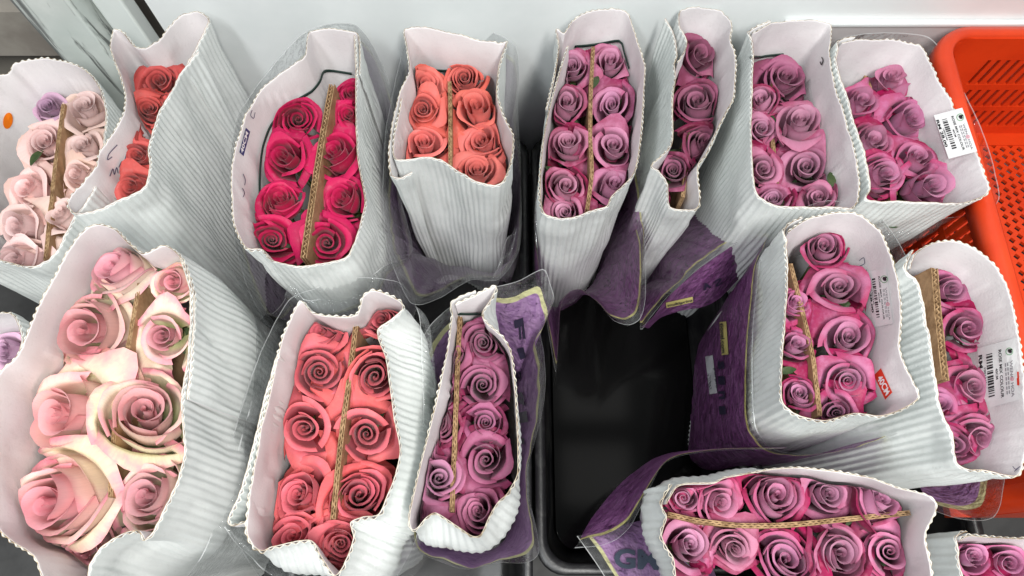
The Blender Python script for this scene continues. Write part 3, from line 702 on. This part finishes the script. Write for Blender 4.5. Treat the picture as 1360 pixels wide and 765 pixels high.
bunch('I', 'cream', 'cream and pink', 'in largest sleeve', 'cream and pink roses', [
  (PS, [(146,352,110,dict(tilt=(-.22,.06),var=8)),(104,438,152,dict(tilt=(-.22,.06),var=8)),(74,550,156,dict(tilt=(-.26,.06),var=1)),(68,668,160,dict(tilt=(-.22,.06),var=8)),(112,738,116,dict(dz=-.07,var=8))]),
  (CS, [(229,374,70,dict(var=7)),(215,446,84,dict(tilt=(.05,0))),(194,546,136,dict(var=8,tilt=(-.05,0))),(190,658,126,dict(tilt=(-.12,-.1),var=8))])], dz=-.04, squash=1.3)
bunch('J', 'salmon', 'salmon red', 'in beaded-edge sleeve', 'salmon red roses', [
  (PS, [(425,438,74),(424,494,98,dict(var=3)),(402,570,94),(393,655,98),(386,712,88)]),
  (CS, [(505,424,68),(498,500,88),(487,577,92,dict(var=4)),(478,655,92),(452,722,80)])])
bunch('K', 'deepmauve', 'plum mauve', 'in purple-bag sleeve', 'plum mauve roses', [
  (PS, [(598,472,50),(586,520,48),(580,565,64),(584,634,84,dict(mat='mauve',dz=-.035)),(558,684,56)]),
  (CS, [(641,455,74),(641,511,74),(645,560,62),(645,611,80),(636,680,72)])])
bunch('L', 'pinkmauve', 'pink mauve', 'in red-sticker sleeve', 'pink mauve roses in the red-sticker sleeve', [
  (PS, [(1058,400,50),(1060,456,54),(1063,520,56)]),
  (CS, [(1094,326,68),(1115,379,76),(1128,446,84),(1126,506,74),(1112,550,64)])], tint=.96)
bunch('M', 'pinkmauve', 'pink mauve', 'in thick-divider sleeve', 'pink mauve roses in the thick-divider sleeve', [
  (PS, [(1228,385,44),(1250,535,66),(1268,592,56)]),
  (CS, [(1264,384,58),(1286,436,66),(1296,512,74),(1302,582,74)])], tint=.94)
bunch('N', 'mauve', 'mauve', 'in crosswise sleeve', 'mauve roses in the crosswise sleeve', [])
for i, q in enumerate([(908,662,54),(957,667,78),(1034,655,96),(1103,655,78),(1168,662,78)]):
    rose('N', V['pinkmauve' if i in (1, 2) else 'mauve'], *q, label=f"mauve rose in crosswise sleeve, wall-side row, {ORD[4-i]} the orange crate", group='mauve roses in the crosswise sleeve')
for i, q in enumerate([(918,722,82),(975,728,68),(1045,742,100),(1115,735,90),(1182,732,86)]):
    rose('N', V['pinkmauve' if i in (2, 4) else 'mauve'], *q, label=f"mauve rose in crosswise sleeve, row away from wall, {ORD[4-i]} the orange crate", group='mauve roses in the crosswise sleeve')
rose('O', V['lilac'], 4, 466, 60, label='single pale lilac rose in the mostly cut off sleeve', group=None)
rose('P', V['pinkmauve'], 1292, 738, 62, label='smaller pink rose in the low corner sleeve, next to the crosswise sleeve')
rose('P', V['pinkmauve'], 1340, 748, 80, label='larger pink rose in the low corner sleeve, below the orange crate')

# ------------------------------------------------------------------ brown dividers
def divider(key, label, pts, top=-.03, th=.0036, drop=.30, lean=(0, 0)):
    z = SL[key]['zr']+top-.010
    P = [tuple(at(px, py, z)) for px, py in pts]
    C, s = resample(catmull(P), .0015); n = len(C)
    tg = np.gradient(C[:, :2], axis=0); tg /= np.linalg.norm(tg, axis=1)[:, None]
    nn = np.stack([-tg[:, 1], tg[:, 0]], 1)
    root = empty('cardboard_divider', (C[:, 0].mean(), C[:, 1].mean(), z-drop)); tag(root, label, 'divider', 'brown cardboard dividers')
    rs = [0, .004, .06, .15, drop]
    def sheet(name, off, t, mats):
        vs, fs, mi = [], [], []
        for sd in (-1, 1):
            for dd in rs:
                jit = np.array([.0012*nz(q*80, sd*3.1+th*900+len(pts)) for q in s])*(1 if dd < .01 else 0)
                for k in range(n):
                    o_ = off[k]+sd*t/2
                    vs.append((C[k, 0]+nn[k, 0]*o_+lean[0]*dd/drop, C[k, 1]+nn[k, 1]*o_+lean[1]*dd/drop, z-dd+jit[k]))
        m_ = len(rs)
        for sd in range(2):
            for r in range(m_-1):
                for k in range(n-1):
                    a = sd*m_*n+r*n+k; fs.append((a, a+n, a+n+1, a+1) if sd == 0 else (a, a+1, a+n+1, a+n)); mi.append(0)
        b = m_*n
        for k in range(n-1): fs.append((k, k+1, b+k+1, b+k)); mi.append(1)
        for k in (0, n-1):
            for r in range(m_-1): fs.append((r*n+k, (r+1)*n+k, b+(r+1)*n+k, b+r*n+k)); mi.append(1)
        link(name, mesh(name, local(vs, root), fs, mi), mats, root, smooth=False)
    one = np.ones(n); mats = [M['brown'], M['brown_edge']]
    sheet('facing_sheet', -one*th/2, .0011, mats); sheet('facing_sheet', one*th/2, .0011, mats)
    sheet('fluted_core', (th/2-.001)*np.sin(2*np.pi*s/.0062+np.array([3*nz(q*40, th*700) for q in s]))*np.array([.55+.5*nz(q*30, 7.) for q in s]), .0017, mats)
divider('A', 'brown divider between the pale blush roses', [(84,138),(72,230),(60,345)], -.034, lean=(.0,0))
divider('C', 'thick brown divider between the hot pink roses', [(441,112),(424,205),(403,342)], -.022, .0065, lean=(.012, 0))
divider('D', 'thin brown divider between the coral roses', [(597,108),(598,160),(598,222)], -.035)
divider('E', 'slim wavy brown divider between mauve roses in the curled-corner sleeve', [(788,62),(785,120),(784,180),(786,230),(780,278)], -.032)
divider('F', 'short brown divider seen in the notch of the narrow sleeve', [(914,175),(911,225),(907,262)], -.05, drop=.10)
divider('G', 'brown divider almost hidden by mauve roses in the rounded sleeve', [(1027,110),(1026,180),(1034,262)], -.05)
divider('H', 'brown divider end showing among roses beside the orange crate', [(1146,88),(1166,150),(1190,258)], -.05)
divider('I', 'pale brown divider between the cream and pink roses', [(185,376),(172,450),(153,560),(146,660)], -.035, lean=(.035, 0))
divider('J', 'brown divider between the salmon red roses', [(474,420),(464,500),(452,590),(442,690)], -.034, .0042)
divider('K', 'narrow brown divider between the plum mauve roses', [(611,420),(607,500),(604,580),(600,680)], -.035)
divider('L', 'bowed brown divider between roses of the red-sticker sleeve', [(1050,350),(1064,405),(1080,475),(1089,552)], -.035)
divider('M', 'thick brown divider showing its flat side in the leaning sleeve', [(1241,356),(1247,425),(1256,505)], -.01, .0065, lean=(-.06, 0))
divider('N', 'long bowed brown divider between roses of the crosswise sleeve', [(887,683),(930,692),(985,698),(1050,697),(1130,689),(1209,681)], -.032, .0036, drop=.09)

# ------------------------------------------------------------------ printing and stickers on the paper
def onto(bvh, off=.0009):
    def f(px, py):
        d = ray(px, py).normalized(); h = bvh.ray_cast(CP, d)
        if h[0] is None: return None
        nrm = h[1] if h[1].dot(d) < 0 else -h[1]
        return h[0]+nrm*off
    return f
def affine(o, ex, ey):          # unit sheet -> picture position of a sticker on its wall
    return lambda a, b: (o[0]+ex[0]*a+ey[0]*b, o[1]+ex[1]*a+ey[1]*b)
def patch(name, f, aff, mat, parent, na=6, nb=6, inside=None, lift=0):
    vs, fs = [], []
    for j in range(nb+1):
        for i in range(na+1):
            p_ = f(*aff(i/na, j/nb)); 
            if p_ is None: return None
            vs.append(p_+(CP-p_).normalized()*lift)
    for j in range(nb):
        for i in range(na): a = j*(na+1)+i; fs.append((a, a+1, a+na+2, a+na+1))
    me = mesh(name, [v-parent.matrix_world.translation if False else v for v in vs], fs)
    return place(name, me, mat, parent)
def place(name, me, mat, parent):
    off = Vector((0, 0, 0)); p_ = parent
    while p_ is not None: off += p_.location; p_ = p_.parent
    for v in me.vertices: v.co -= off
    return link(name, me, mat, parent, smooth=False)
def text_geo(body, bold=.02):
    cu = bpy.data.curves.new('t', 'FONT'); cu.body = body; cu.size = 1; cu.offset = bold; cu.resolution_u = 3
    o = bpy.data.objects.new('t', cu); COL.objects.link(o)
    bpy.context.view_layer.update()
    me = o.evaluated_get(bpy.context.evaluated_depsgraph_get()).to_mesh()
    vs = np.array([tuple(v.co) for v in me.vertices]); fs = [tuple(p_.vertices) for p_ in me.polygons]
    bpy.data.objects.remove(o); bpy.data.curves.remove(cu)
    lo = vs.min(0); hi = vs.max(0)
    vs = (vs-lo)/np.maximum(hi-lo, 1e-6)
    return vs, fs
def lettering(name, body, f, aff, mat, parent, bold=.02, lift=.0004, mirror=False):
    vs, fs = text_geo(body, bold); out_ = []
    for v in vs:
        a = 1-v[0] if mirror else v[0]
        p_ = f(*aff(a, v[1]))
        if p_ is None: return None
        out_.append(p_+(CP-p_).normalized()*lift)
    return place(name, mesh(name, out_, fs), mat, parent)
def disc(name, f, cx, cy, rx, ry, mat, parent, lift=0, rot=0, inner=0):
    vs, fs = [], []; n = 20
    for k in range(n):
        a = 2*math.pi*k/n
        for q in (inner, 1):
            x, y = q*rx*math.cos(a), q*ry*math.sin(a)
            p_ = f(cx+x*math.cos(rot)-y*math.sin(rot), cy+x*math.sin(rot)+y*math.cos(rot))
            if p_ is None: return None
            vs.append(p_+(CP-p_).normalized()*lift)
    for k in range(n): k2 = (k+1) % n; fs.append((2*k, 2*k+1, 2*k2+1, 2*k2))
    return place(name, mesh(name, vs, fs), mat, parent)
def pen(name, f, strokes, mat, parent, wpx=.9):
    vs, fs = [], []
    for st in strokes:
        C = catmull([(x, y, 0) for x, y in st], 6); t_ = np.gradient(C, axis=0); t_ /= np.linalg.norm(t_, axis=1)[:, None]+1e-9
        b = len(vs)
        for c, t in zip(C, t_):
            for sgn in (-1, 1):
                p_ = f(c[0]-sgn*t[1]*wpx/2, c[1]+sgn*t[0]*wpx/2)
                if p_ is None: return None
                vs.append(p_+(CP-p_).normalized()*.0003)
        fs += [(b+2*k, b+2*k+1, b+2*k+3, b+2*k+2) for k in range(len(C)-1)]
    return place(name, mesh(name, vs, fs), mat, parent)
def barcode(f, aff, parent, n=17, seed=3):
    rg = random.Random(seed); a = 0.
    vs, fs = [], []
    while a < 1:
        w_ = rg.choice([.018, .03, .045]); 
        q = [f(*aff(x, y)) for x, y in ((a, 0), (min(1, a+w_), 0), (min(1, a+w_), 1), (a, 1))]
        if None not in q:
            b = len(vs); vs += [p_+(CP-p_).normalized()*.0005 for p_ in q]; fs.append((b, b+1, b+2, b+3))
        a += w_+rg.choice([.016, .03, .04])
    if vs: place('barcode', mesh('barcode', vs, fs), M['ink'], parent)
def price_label(f, root, q, what=('all',)):
    # q: corner (top-left of the writing), ex along the writing, ey down the lines
    A = lambda a0, a1, b0, b1: affine((q[0][0]+q[1][0]*a0+q[2][0]*b1, q[0][1]+q[1][1]*a0+q[2][1]*b1),
                                      (q[1][0]*(a1-a0), q[1][1]*(a1-a0)), (q[2][0]*(b0-b1), q[2][1]*(b0-b1)))
    full = lambda a, b: (q[0][0]+q[1][0]*a+q[2][0]*b, q[0][1]+q[1][1]*a+q[2][1]*b)
    st = patch('price_sticker', f, full, M['label'], root, 8, 8)
    if st is None: return
    lettering('lettering', 'WENG HOA', f, A(.34, .93, .10, .18), M['greyink'], st)
    lettering('lettering', 'FLORIST SUPPLY FRESH CUT', f, A(.34, .90, .235, .275), M['greyink'], st, 0)  if 'small' in what else None
    for k, (b0, b1) in enumerate(((.215, .245), (.275, .305))):
        for j in range(7):
            patch('small_print', f, A(.36+.075*j, .36+.075*j+.055, b0, b1), M['greyink'], st, 1, 1, lift=.0004)
    lettering('lettering', 'ROSE MIX COLOUR', f, A(.12, .90, .375, .455), M['ink'], st)
    lettering('lettering', '40CM', f, A(.40, .58, .50, .56), M['ink'], st)
    barcode(f, A(.14, .84, .62, .78), st, seed=int(q[0][0]))
    lettering('lettering', '1002340', f, A(.34, .60, .81, .86), M['ink'], st)
    lettering('lettering', 'RM 28.00', f, A(.12, .74, .885, .985), M['ink'], st, .035)
    cx, cy = full(.19, .17)
    disc('emblem', f, cx, cy, 5, 5, M['greenink'], st, .0004, 0, .82)
    disc('emblem', f, cx+.6, cy-.4, 3.1, 2.3, M['ink'], st, .0006, .8)
    disc('emblem', f, cx+2.2, cy-2.2, 1.6, 1.2, M['ink'], st, .0006, -.4)
    cx, cy = full(.64, .14); disc('emblem', f, cx, cy, 2.6, 2.6, M['pinkink'], st, .0006, 0, .35)

fA = onto(SL['A']['bvh']); disc('dot_sticker', fA, 10, 160, 6.5, 11, M['dot'], SL['A']['root'], .0003, .2)
fC = onto(SL['C']['bvh'])
st = patch('size_sticker', fC, affine((317, 202), (8.7, -32.5), (5.6, 5.4)), M['navy'], SL['C']['root'], 6, 3)
if st: lettering('lettering', '40CM', fC, affine((321.6, 204.2), (7.4, -27.5), (-3.4, -3.1)), M['white'], st, .03)
pen('pen_marks', fC, [[(334,146),(332,153),(336,157),(338,149)],[(322,231),(325,239),(324,246)],[(321,250),(324,256),(322,262)]], M['pen'], SL['C']['root'])
fB = onto(SL['B']['bvh'])
pen('pen_marks', fB, [[(155,192),(144,204),(142,212),(148,208)],[(145,234),(149,224),(151,232),(154,222),(156,230)],[(157,222),(161,214),(163,220),(158,224)],[(167,205),(164,216),(161,221)]], M['pen'], SL['B']['root'], 1.2)
fL = onto(SL['L']['bvh'])
st = patch('size_sticker', fL, affine((1171, 489), (15, 32), (-9.5, 9.5)), M['red'], SL['L']['root'], 6, 3)
if st: lettering('lettering', '40CM', fL, affine((1165.5, 503), (12, 23), (6.2, -6.4)), M['white'], st, .03)
pen('pen_marks', fL, [[(1142,346),(1148,342),(1149,350),(1141,354)],[(1140,356),(1147,366),(1152,358)]], M['pen'], SL['L']['root'])
price_label(fL, SL['L']['root'], ((1178, 356), (9, 74), (-26, 5)))
fM = onto(SL['M']['bvh'])
price_label(fM, SL['M']['root'], ((1349, 449), (5, 82), (-50, 14)))
st = patch('red_mark', fM, affine((1354, 494), (1, 18), (-3, 0)), M['red'], SL['M']['root'], 2, 2)
pen('pen_marks', fM, [[(1346,620),(1350,624),(1356,620),(1348,627)]], M['pen'], SL['M']['root'])
fF = onto(SL['F']['bvh'])
st = patch('price_sticker', fF, affine((971, 100), (-9, 62), (-9, 6)), M['label'], SL['F']['root'], 6, 3)
if st: barcode(fF, affine((969, 107), (-6, 40), (-5, 2)), st, seed=8)
fG = onto(SL['G']['bvh'])
pen('pen_marks', fG, [[(1092,76),(1094,80),(1092,86),(1090,82)]], M['ink'], SL['G']['root'], 1.5)
# the label by the crate stands up out of its sleeve
c0, c1, c2 = at(1241, 150, .405), at(1279, 142, .432), at(1298, 201, .427)
nrm = (c1-c0).cross(c2-c0).normalized()
def fH(px, py):
    d = ray(px, py); t = (c0-CP).dot(nrm)/d.dot(nrm); return CP+d*t
price_label(fH, SL['H']['root'], ((1278, 143), (20, 58), (-38, 10)))

# dark green straps along the inner walls
def strap(key, label, pts, r_=.0022, lift=.003):
    f = onto(SL[key]['bvh'], lift); P = []
    for px, py in pts:
        q = f(px, py)
        if q is not None: P.append(tuple(q))
    if len(P) < 3: return
    C, s = resample(catmull(P), .006)
    vs, fs = [], []; n = len(C)
    tg = np.gradient(C, axis=0); tg /= np.linalg.norm(tg, axis=1)[:, None]
    for c, t in zip(C, tg):
        h = np.cross(t, (0, 0, 1)); h /= np.linalg.norm(h)+1e-9; u_ = np.cross(h, t)
        for k in range(6): a = 2*math.pi*k/6; vs.append(c+h*math.cos(a)*r_*.5+u_*math.sin(a)*r_)
    for j in range(n-1):
        for k in range(6): fs.append((j*6+k, j*6+(k+1) % 6, (j+1)*6+(k+1) % 6, (j+1)*6+k))
    o = link('strap', mesh('strap', vs, fs), M['strap']); tag(o, label, 'strap', 'dark green straps round the bunches')
strap('C', 'dark green strap round the hot pink roses', [(345,300),(342,262),(342,228),(346,196),(356,168),(372,148),(393,131),(412,120),(422,108),(427,96),(440,92),(468,96)])
strap('D', 'dark green strap behind the coral roses', [(556,90),(575,91),(590,92),(610,92)])
strap('E', 'dark green strap behind mauve roses in the curled-corner sleeve', [(762,60),(780,58),(800,56),(826,54),(832,70),(838,90)])
strap('G', 'dark green strap end behind roses in the rounded sleeve', [(1000,76),(1008,74),(1018,72),(1040,70)])
strap('K', 'dark green strap behind the plum mauve roses', [(606,415),(620,414),(637,414)])

# ------------------------------------------------------------------ plastic bags round the sleeves
def film_obj(name, rows, s, mat, root, dtop):
    n = rows[0].shape[0]; vs = np.concatenate(rows); fs = []
    for r in range(len(rows)-1):
        for k in range(n-1): a = r*n+k; fs.append((a, a+1, a+n+1, a+n))
    me = mesh(name, local(vs, root), fs)
    fd = me.attributes.new('fd', 'FLOAT_VECTOR', 'POINT')
    dat = []
    for r in range(len(rows)):
        for k in range(n): dat += [float(dtop[r][k]), float(s[k]), 0.]
    fd.data.foreach_set('vector', dat)
    link(name, me, mat, root)
    return BVHTree.FromPolygons([Vector(v) for v in vs], fs)
def film_depth(rows):
    d = [np.zeros(len(rows[0]))]
    for a, b in zip(rows, rows[1:]): d.append(d[-1]+np.linalg.norm(b-a, axis=1))
    return d
FB = {}
def bag(key, label, rim, mat, zbot=.05, flare=2.2, push=1.05, closed=True, name='plastic_bag', straight=False):
    S = SL[key]
    pts = rim+(rim[:2] if closed else [])
    P = [tuple(at(*q)) for q in pts]
    C, s = resample(catmull(P), .004); n = len(C)
    sd = sum(map(ord, key))*.37
    cen = S['cen']; o_ = np.argsort(S['ang'])
    rows = []
    for f in np.concatenate([[0, .006, .02], np.linspace(.05, 1, 17)]):
        z = C[:, 2]+(zbot-C[:, 2])*f
        ff = np.clip((S['zr']-z)/(S['zr']-S['zb']), 0, 1)
        cf = cen+S['lean']*ff[:, None]*(1 if True else 0)
        cz = cen+S['lean']
        ang = np.arctan2(C[:, 1]-cf[:, 1], C[:, 0]-cf[:, 0]); rr = np.hypot(C[:, 1]-cf[:, 1], C[:, 0]-cf[:, 0])
        rs = np.interp(ang, S['ang'][o_], S['rad'][o_], period=2*math.pi)*(1-(1-S['taper'])*ff)*push+.006
        e = 1-(1-f)**flare
        r_ = rr*(1-e)+rs*e
        wr = np.array([.004*nz(q*22, zz*5, sd)+.0025*nz(q*60, zz*16, sd+4) for q, zz in zip(s, z)])*min(1, f*8+.25)
        r_ = np.maximum(r_+wr, rs*.99 if f > 0 else 0)
        rows.append(np.column_stack([cf[:, 0]+np.cos(ang)*r_, cf[:, 1]+np.sin(ang)*r_, z]))
    root = empty(name, (cen[0], cen[1], zbot)); tag(root, label, 'plastic bag', 'clear and printed plastic bags')
    FB[key] = (film_obj('film', rows, s, M[mat], root, film_depth(rows)), root)
def flap(key, label, A, B, mat, bulge=0., nrow=12, parent=None, rip=.004, d0=0.):
    a, s = resample(catmull([tuple(at(*q)) for q in A]), .004)
    b, _ = resample(catmull([tuple(at(*q)) for q in B]), .004)
    q = np.linspace(0, 1, len(a)); b = np.stack([np.interp(q, np.linspace(0, 1, len(b)), b[:, i]) for i in range(3)], 1)
    rows = []
    for f in np.concatenate([[0, .01, .04], np.linspace(.1, 1, nrow)]):
        r_ = a*(1-f)+b*f; r_[:, 2] += bulge*math.sin(math.pi*f)
        r_[:, 2] += [rip*(nz(x*30, f*3, s[-1]*50)) for x in s]
        rows.append(r_)
    if parent is None:
        c = rows[-1].mean(0); parent = empty('plastic_bag', tuple(c)); tag(parent, label, 'plastic bag', 'clear and printed plastic bags')
    FB[key] = (film_obj('film', rows, s, M[mat], parent, [d+d0 for d in film_depth(rows)]), parent)

bag('K', 'lilac printed plastic bag with dark letters round the plum mauve roses',
  [(546,722,.36),(535,640,.36),(534,560,.36),(546,490,.36),(566,440,.36),(592,412,.37),(625,392,.38),(660,380,.38),(690,372,.38),(722,357,.39),(731,378,.37),(736,398,.36),(728,417,.35),(717,435,.34),(722,470,.35),(725,505,.35),(721,545,.34),(711,585,.33),(701,622,.32),(701,655,.32),(712,700,.33),(716,734,.33),(700,748,.34),(660,748,.36),(620,756,.37),(580,745,.37)], 'film_lilac')
bag('E', 'purple printed plastic bag with a wavy front edge round the curled-corner sleeve',
  [(716,260,.34),(713,320,.32),(722,400,.28),(738,494,.25),(741,440,.26),(747,400,.28),(760,386,.29),(775,386,.29),(795,403,.28),(815,426,.27),(835,432,.27),(850,424,.27),(857,400,.28),(858,360,.30),(856,320,.31),(846,275,.25),(842,200,.22),(838,110,.22),(830,60,.22),(800,50,.22),(752,70,.22),(735,150,.24),(720,225,.29)], 'film_dusk')
bag('F', 'purple printed plastic bag with a pointed front corner round the notched sleeve',
  [(858,300,.31),(853,370,.28),(850,437,.27),(862,425,.28),(885,396,.29),(920,363,.30),(960,333,.31),(992,312,.32),(985,288,.28),(965,250,.22),(955,150,.22),(950,80,.22),(932,45,.22),(895,45,.22),(862,100,.24),(856,220,.28)], 'film_dusk')
bag('L', 'purple printed plastic bag with a web address round the red-sticker sleeve',
  [(1003,566,.36),(999,480,.36),(1003,400,.36),(1014,330,.37),(1042,288,.37),(1100,266,.38),(1160,278,.38),(1203,340,.38),(1214,420,.38),(1228,500,.38),(1238,540,.37),(1200,572,.37),(1150,592,.36),(1090,603,.36),(1030,598,.36)], 'film_purple', flare=1.6, push=1.055)
bag('C', 'clear plastic bag with a faint yellow line round the hot pink roses',
  [(524,150,.36),(530,250,.34),(548,334,.32),(512,352,.32),(482,374,.32),(440,394,.31),(405,398,.31),(386,374,.32),(377,400,.31),(362,416,.31),(345,413,.31),(330,386,.32),(314,330,.34),(304,250,.36),(318,150,.38),(400,46,.39),(470,32,.39),(510,90,.38)], 'film_faint')
bag('D', 'clear plastic bag with a faint yellow line round the coral roses',
  [(514,160,.36),(508,250,.34),(514,330,.31),(545,402,.29),(585,396,.29),(625,372,.30),(662,372,.30),(690,330,.31),(692,240,.34),(688,150,.36),(684,60,.37),(620,34,.37),(550,28,.37)], 'film_faint')
bag('J', 'clear plastic bag with loose folds round the salmon red roses',
  [(345,470,.37),(312,570,.36),(298,655,.35),(306,700,.36),(330,745,.37),(370,790,.38),(450,800,.39),(520,775,.39),(556,700,.38),(561,600,.38),(561,500,.38),(556,420,.38),(532,376,.38),(480,368,.37),(430,380,.36),(384,398,.36)], 'film')
bag('H', 'clear plastic bag round the sleeve beside the orange crate',
  [(1104,60,.38),(1150,44,.38),(1232,48,.39),(1262,90,.39),(1300,160,.38),(1326,245,.37),(1322,272,.36),(1270,288,.35),(1150,292,.34),(1144,255,.36),(1120,160,.37)], 'film')
bag('I', 'clear plastic bag round the largest sleeve of cream roses',
  [(262,318,.40),(302,352,.37),(338,420,.36),(336,520,.35),(310,620,.35),(285,700,.36),(250,765,.38),(190,800,.40)], 'film', closed=False)
flap('N', 'purple printed plastic bag folded open round the crosswise sleeve',
  [(763,728,.31),(797,725,.33),(820,716,.345),(838,698,.36),(850,675,.37),(861,652,.38),(880,618,.385),(905,605,.39),(960,598,.39),(1040,596,.39)],
  [(772,712,.27),(786,688,.25),(806,662,.23),(826,640,.22),(846,624,.22),(866,610,.23),(892,601,.24),(925,598,.26),(970,597,.27),(1040,597,.27)], 'film_purple', .012)
flap('N2', None, [(766,712,.29),(776,726,.29),(790,746,.29),(806,772,.29),(825,805,.29)],
  [(856,690,.22),(890,696,.22),(926,720,.22),(946,752,.22),(960,800,.22)], 'film_lilac_slim', .0, parent=FB['N'][1])
flap('M', 'lilac printed plastic bag with a rounded clear corner under the leaning sleeve',
  [(1336,590,.34),(1334,640,.33),(1331,668,.33),(1320,687,.33),(1300,692,.33),(1270,688,.33),(1235,676,.33)],
  [(1262,590,.24),(1262,610,.24),(1258,626,.24),(1252,636,.24),(1244,640,.24),(1232,638,.24),(1215,634,.24)], 'film_lilac', .0)

def filmtext(key, body, o, ex, ey, mat, bold=.03, mirror=False):
    bv_, root = FB[key]
    return lettering('lettering', body, onto(bv_, .0026 if key in ('K', 'N2') else .0034), affine(o, ex, ey), mat, root, bold, 0, mirror)
filmtext('K', 'F', (683, 424), (4, 28), (12, -4), M['navyfilm'])
filmtext('K', 'l', (688, 462), (4, 14), (8, -3), M['navyfilm'])
filmtext('K', 'a', (684, 492), (2, 16), (10, -1), M['navyfilm'])
filmtext('K', 'g', (684, 519), (2, 20), (13, -1), M['navyfilm'])
filmtext('K', 'l', (688, 548), (2, 14), (14, -2), M['navyfilm'])
filmtext('K', 'I', (689, 582), (0, 8), (10, 0), M['navyfilm'])
filmtext('K', 'I', (688, 606), (0, 8), (8, 0), M['navyfilm'])
filmtext('N2', 'GM', (814, 756), (60, 2), (0, -27), M['greyfilm'], .04)

# hanging front of the notched sleeve's bag, a rolled corner and loose crumpled film
flap('F2', None, [(852,434,.262),(866,422,.27),(888,394,.28),(922,362,.29),(962,333,.30),(996,312,.31)],
  [(862,436,.20),(878,422,.20),(903,413,.20),(932,408,.20),(956,396,.20),(980,372,.20)], 'film_purple', .0, parent=FB['F'][1], d0=.03)
flap('D2', None, [(652,372,.26),(664,345,.27),(676,320,.28),(684,300,.28)], [(676,380,.22),(686,352,.23),(690,330,.24),(692,306,.24)], 'film', .012, parent=FB['D'][1], rip=.03)
flap('J2', None, [(296,700,.37),(318,728,.37),(350,756,.38),(395,790,.38)], [(318,690,.33),(338,712,.33),(370,742,.33),(420,780,.33)], 'film', .012, parent=FB['J'][1], rip=.016)
def film_quad(key, o, ex, ey, mat, na=6, nb=3):
    bv_, root = FB[key]; return patch('print_panel', onto(bv_, .0016), affine(o, ex, ey), mat, root, na*6, nb*4)
film_quad('F2', (884, 408), (36, -8), (-1, -7), M['yellowfilm'])
filmtext('F2', 'multiprint', (885, 406.5), (34, -7.5), (-.6, -4.6), M['navyfilm'], .01)
film_quad('L', (957, 428), (3, 44), (9, -1), M['yellowfilm'], 8, 3)
filmtext('L', 'tional.com', (959, 430), (2.6, 40), (5, -.6), M['navyfilm'], .02)
film_quad('L', (938, 474), (6, 50), (10, -2), M['whitefilm'], 8, 3)
film_quad('L', (941, 496), (2, 22), (4, -1), M['navyfilm'], 6, 2)
filmtext('L', 'purple', (950, 490), (3, 26), (5, -1), M['navyfilm'], .0)
for i, (ch, y) in enumerate((('s', 480), ('I', 500), ('n', 520), ('l', 540))):
    filmtext('L', ch, (956+i*.6, y), (1, 11), (9, 0), M['navyfilm'], .03)
filmtext('F2', 'v', (930, 376), (10, -5), (3, 8), M['navyfilm'], .03)
filmtext('F2', 'S', (946, 372), (9, -6), (3, 8), M['navyfilm'], .03)

# leaves showing among the heads
def leaf(px, py, z, ang, ln, wd, owner):
    c = at(px, py, z); vs, fs = [], []
    for j in range(7):
        v = j/6; w_ = wd*math.sin(math.pi*min(.97, v*.9+.06))
        for i in range(3):
            x = (v-.5)*ln; y = (i-1)*w_; zz = .25*abs(y)-.35*ln*(v-.4)**2
            vs.append((c.x+x*math.cos(ang)-y*math.sin(ang), c.y+x*math.sin(ang)+y*math.cos(ang), z+zz))
    for j in range(6):
        for i in range(2): a = j*3+i; fs.append((a, a+1, a+4, a+3))
    o = link('leaf', mesh('leaf', vs, fs), M['leaf'], owner)
    o.matrix_parent_inverse = Matrix.LocRotScale(owner.location, owner.rotation_quaternion, owner.scale).inverted()
RS = [o for o in COL.objects if o.parent is None and o.get('category') == 'rose']
def near(px, py, z):
    c = at(px, py, z); return min(RS, key=lambda o: (o.location-c).length)
for (px, py, z, a, ln, wd) in ((148,613,.41,.3,.045,.010),(1104,238,.375,1.4,.032,.008),(732,226,.37,2.4,.026,.006),(791,108,.372,1.2,.03,.007),(1046,492,.39,.2,.03,.006),(214,362,.42,1.2,.028,.008),(1026,160,.37,1.7,.04,.006),(48,208,.36,1.2,.035,.008),(1186,300,.36,0,.02,.005)):
    leaf(px, py, z, a, ln*.75, wd*.7, near(px, py, z))
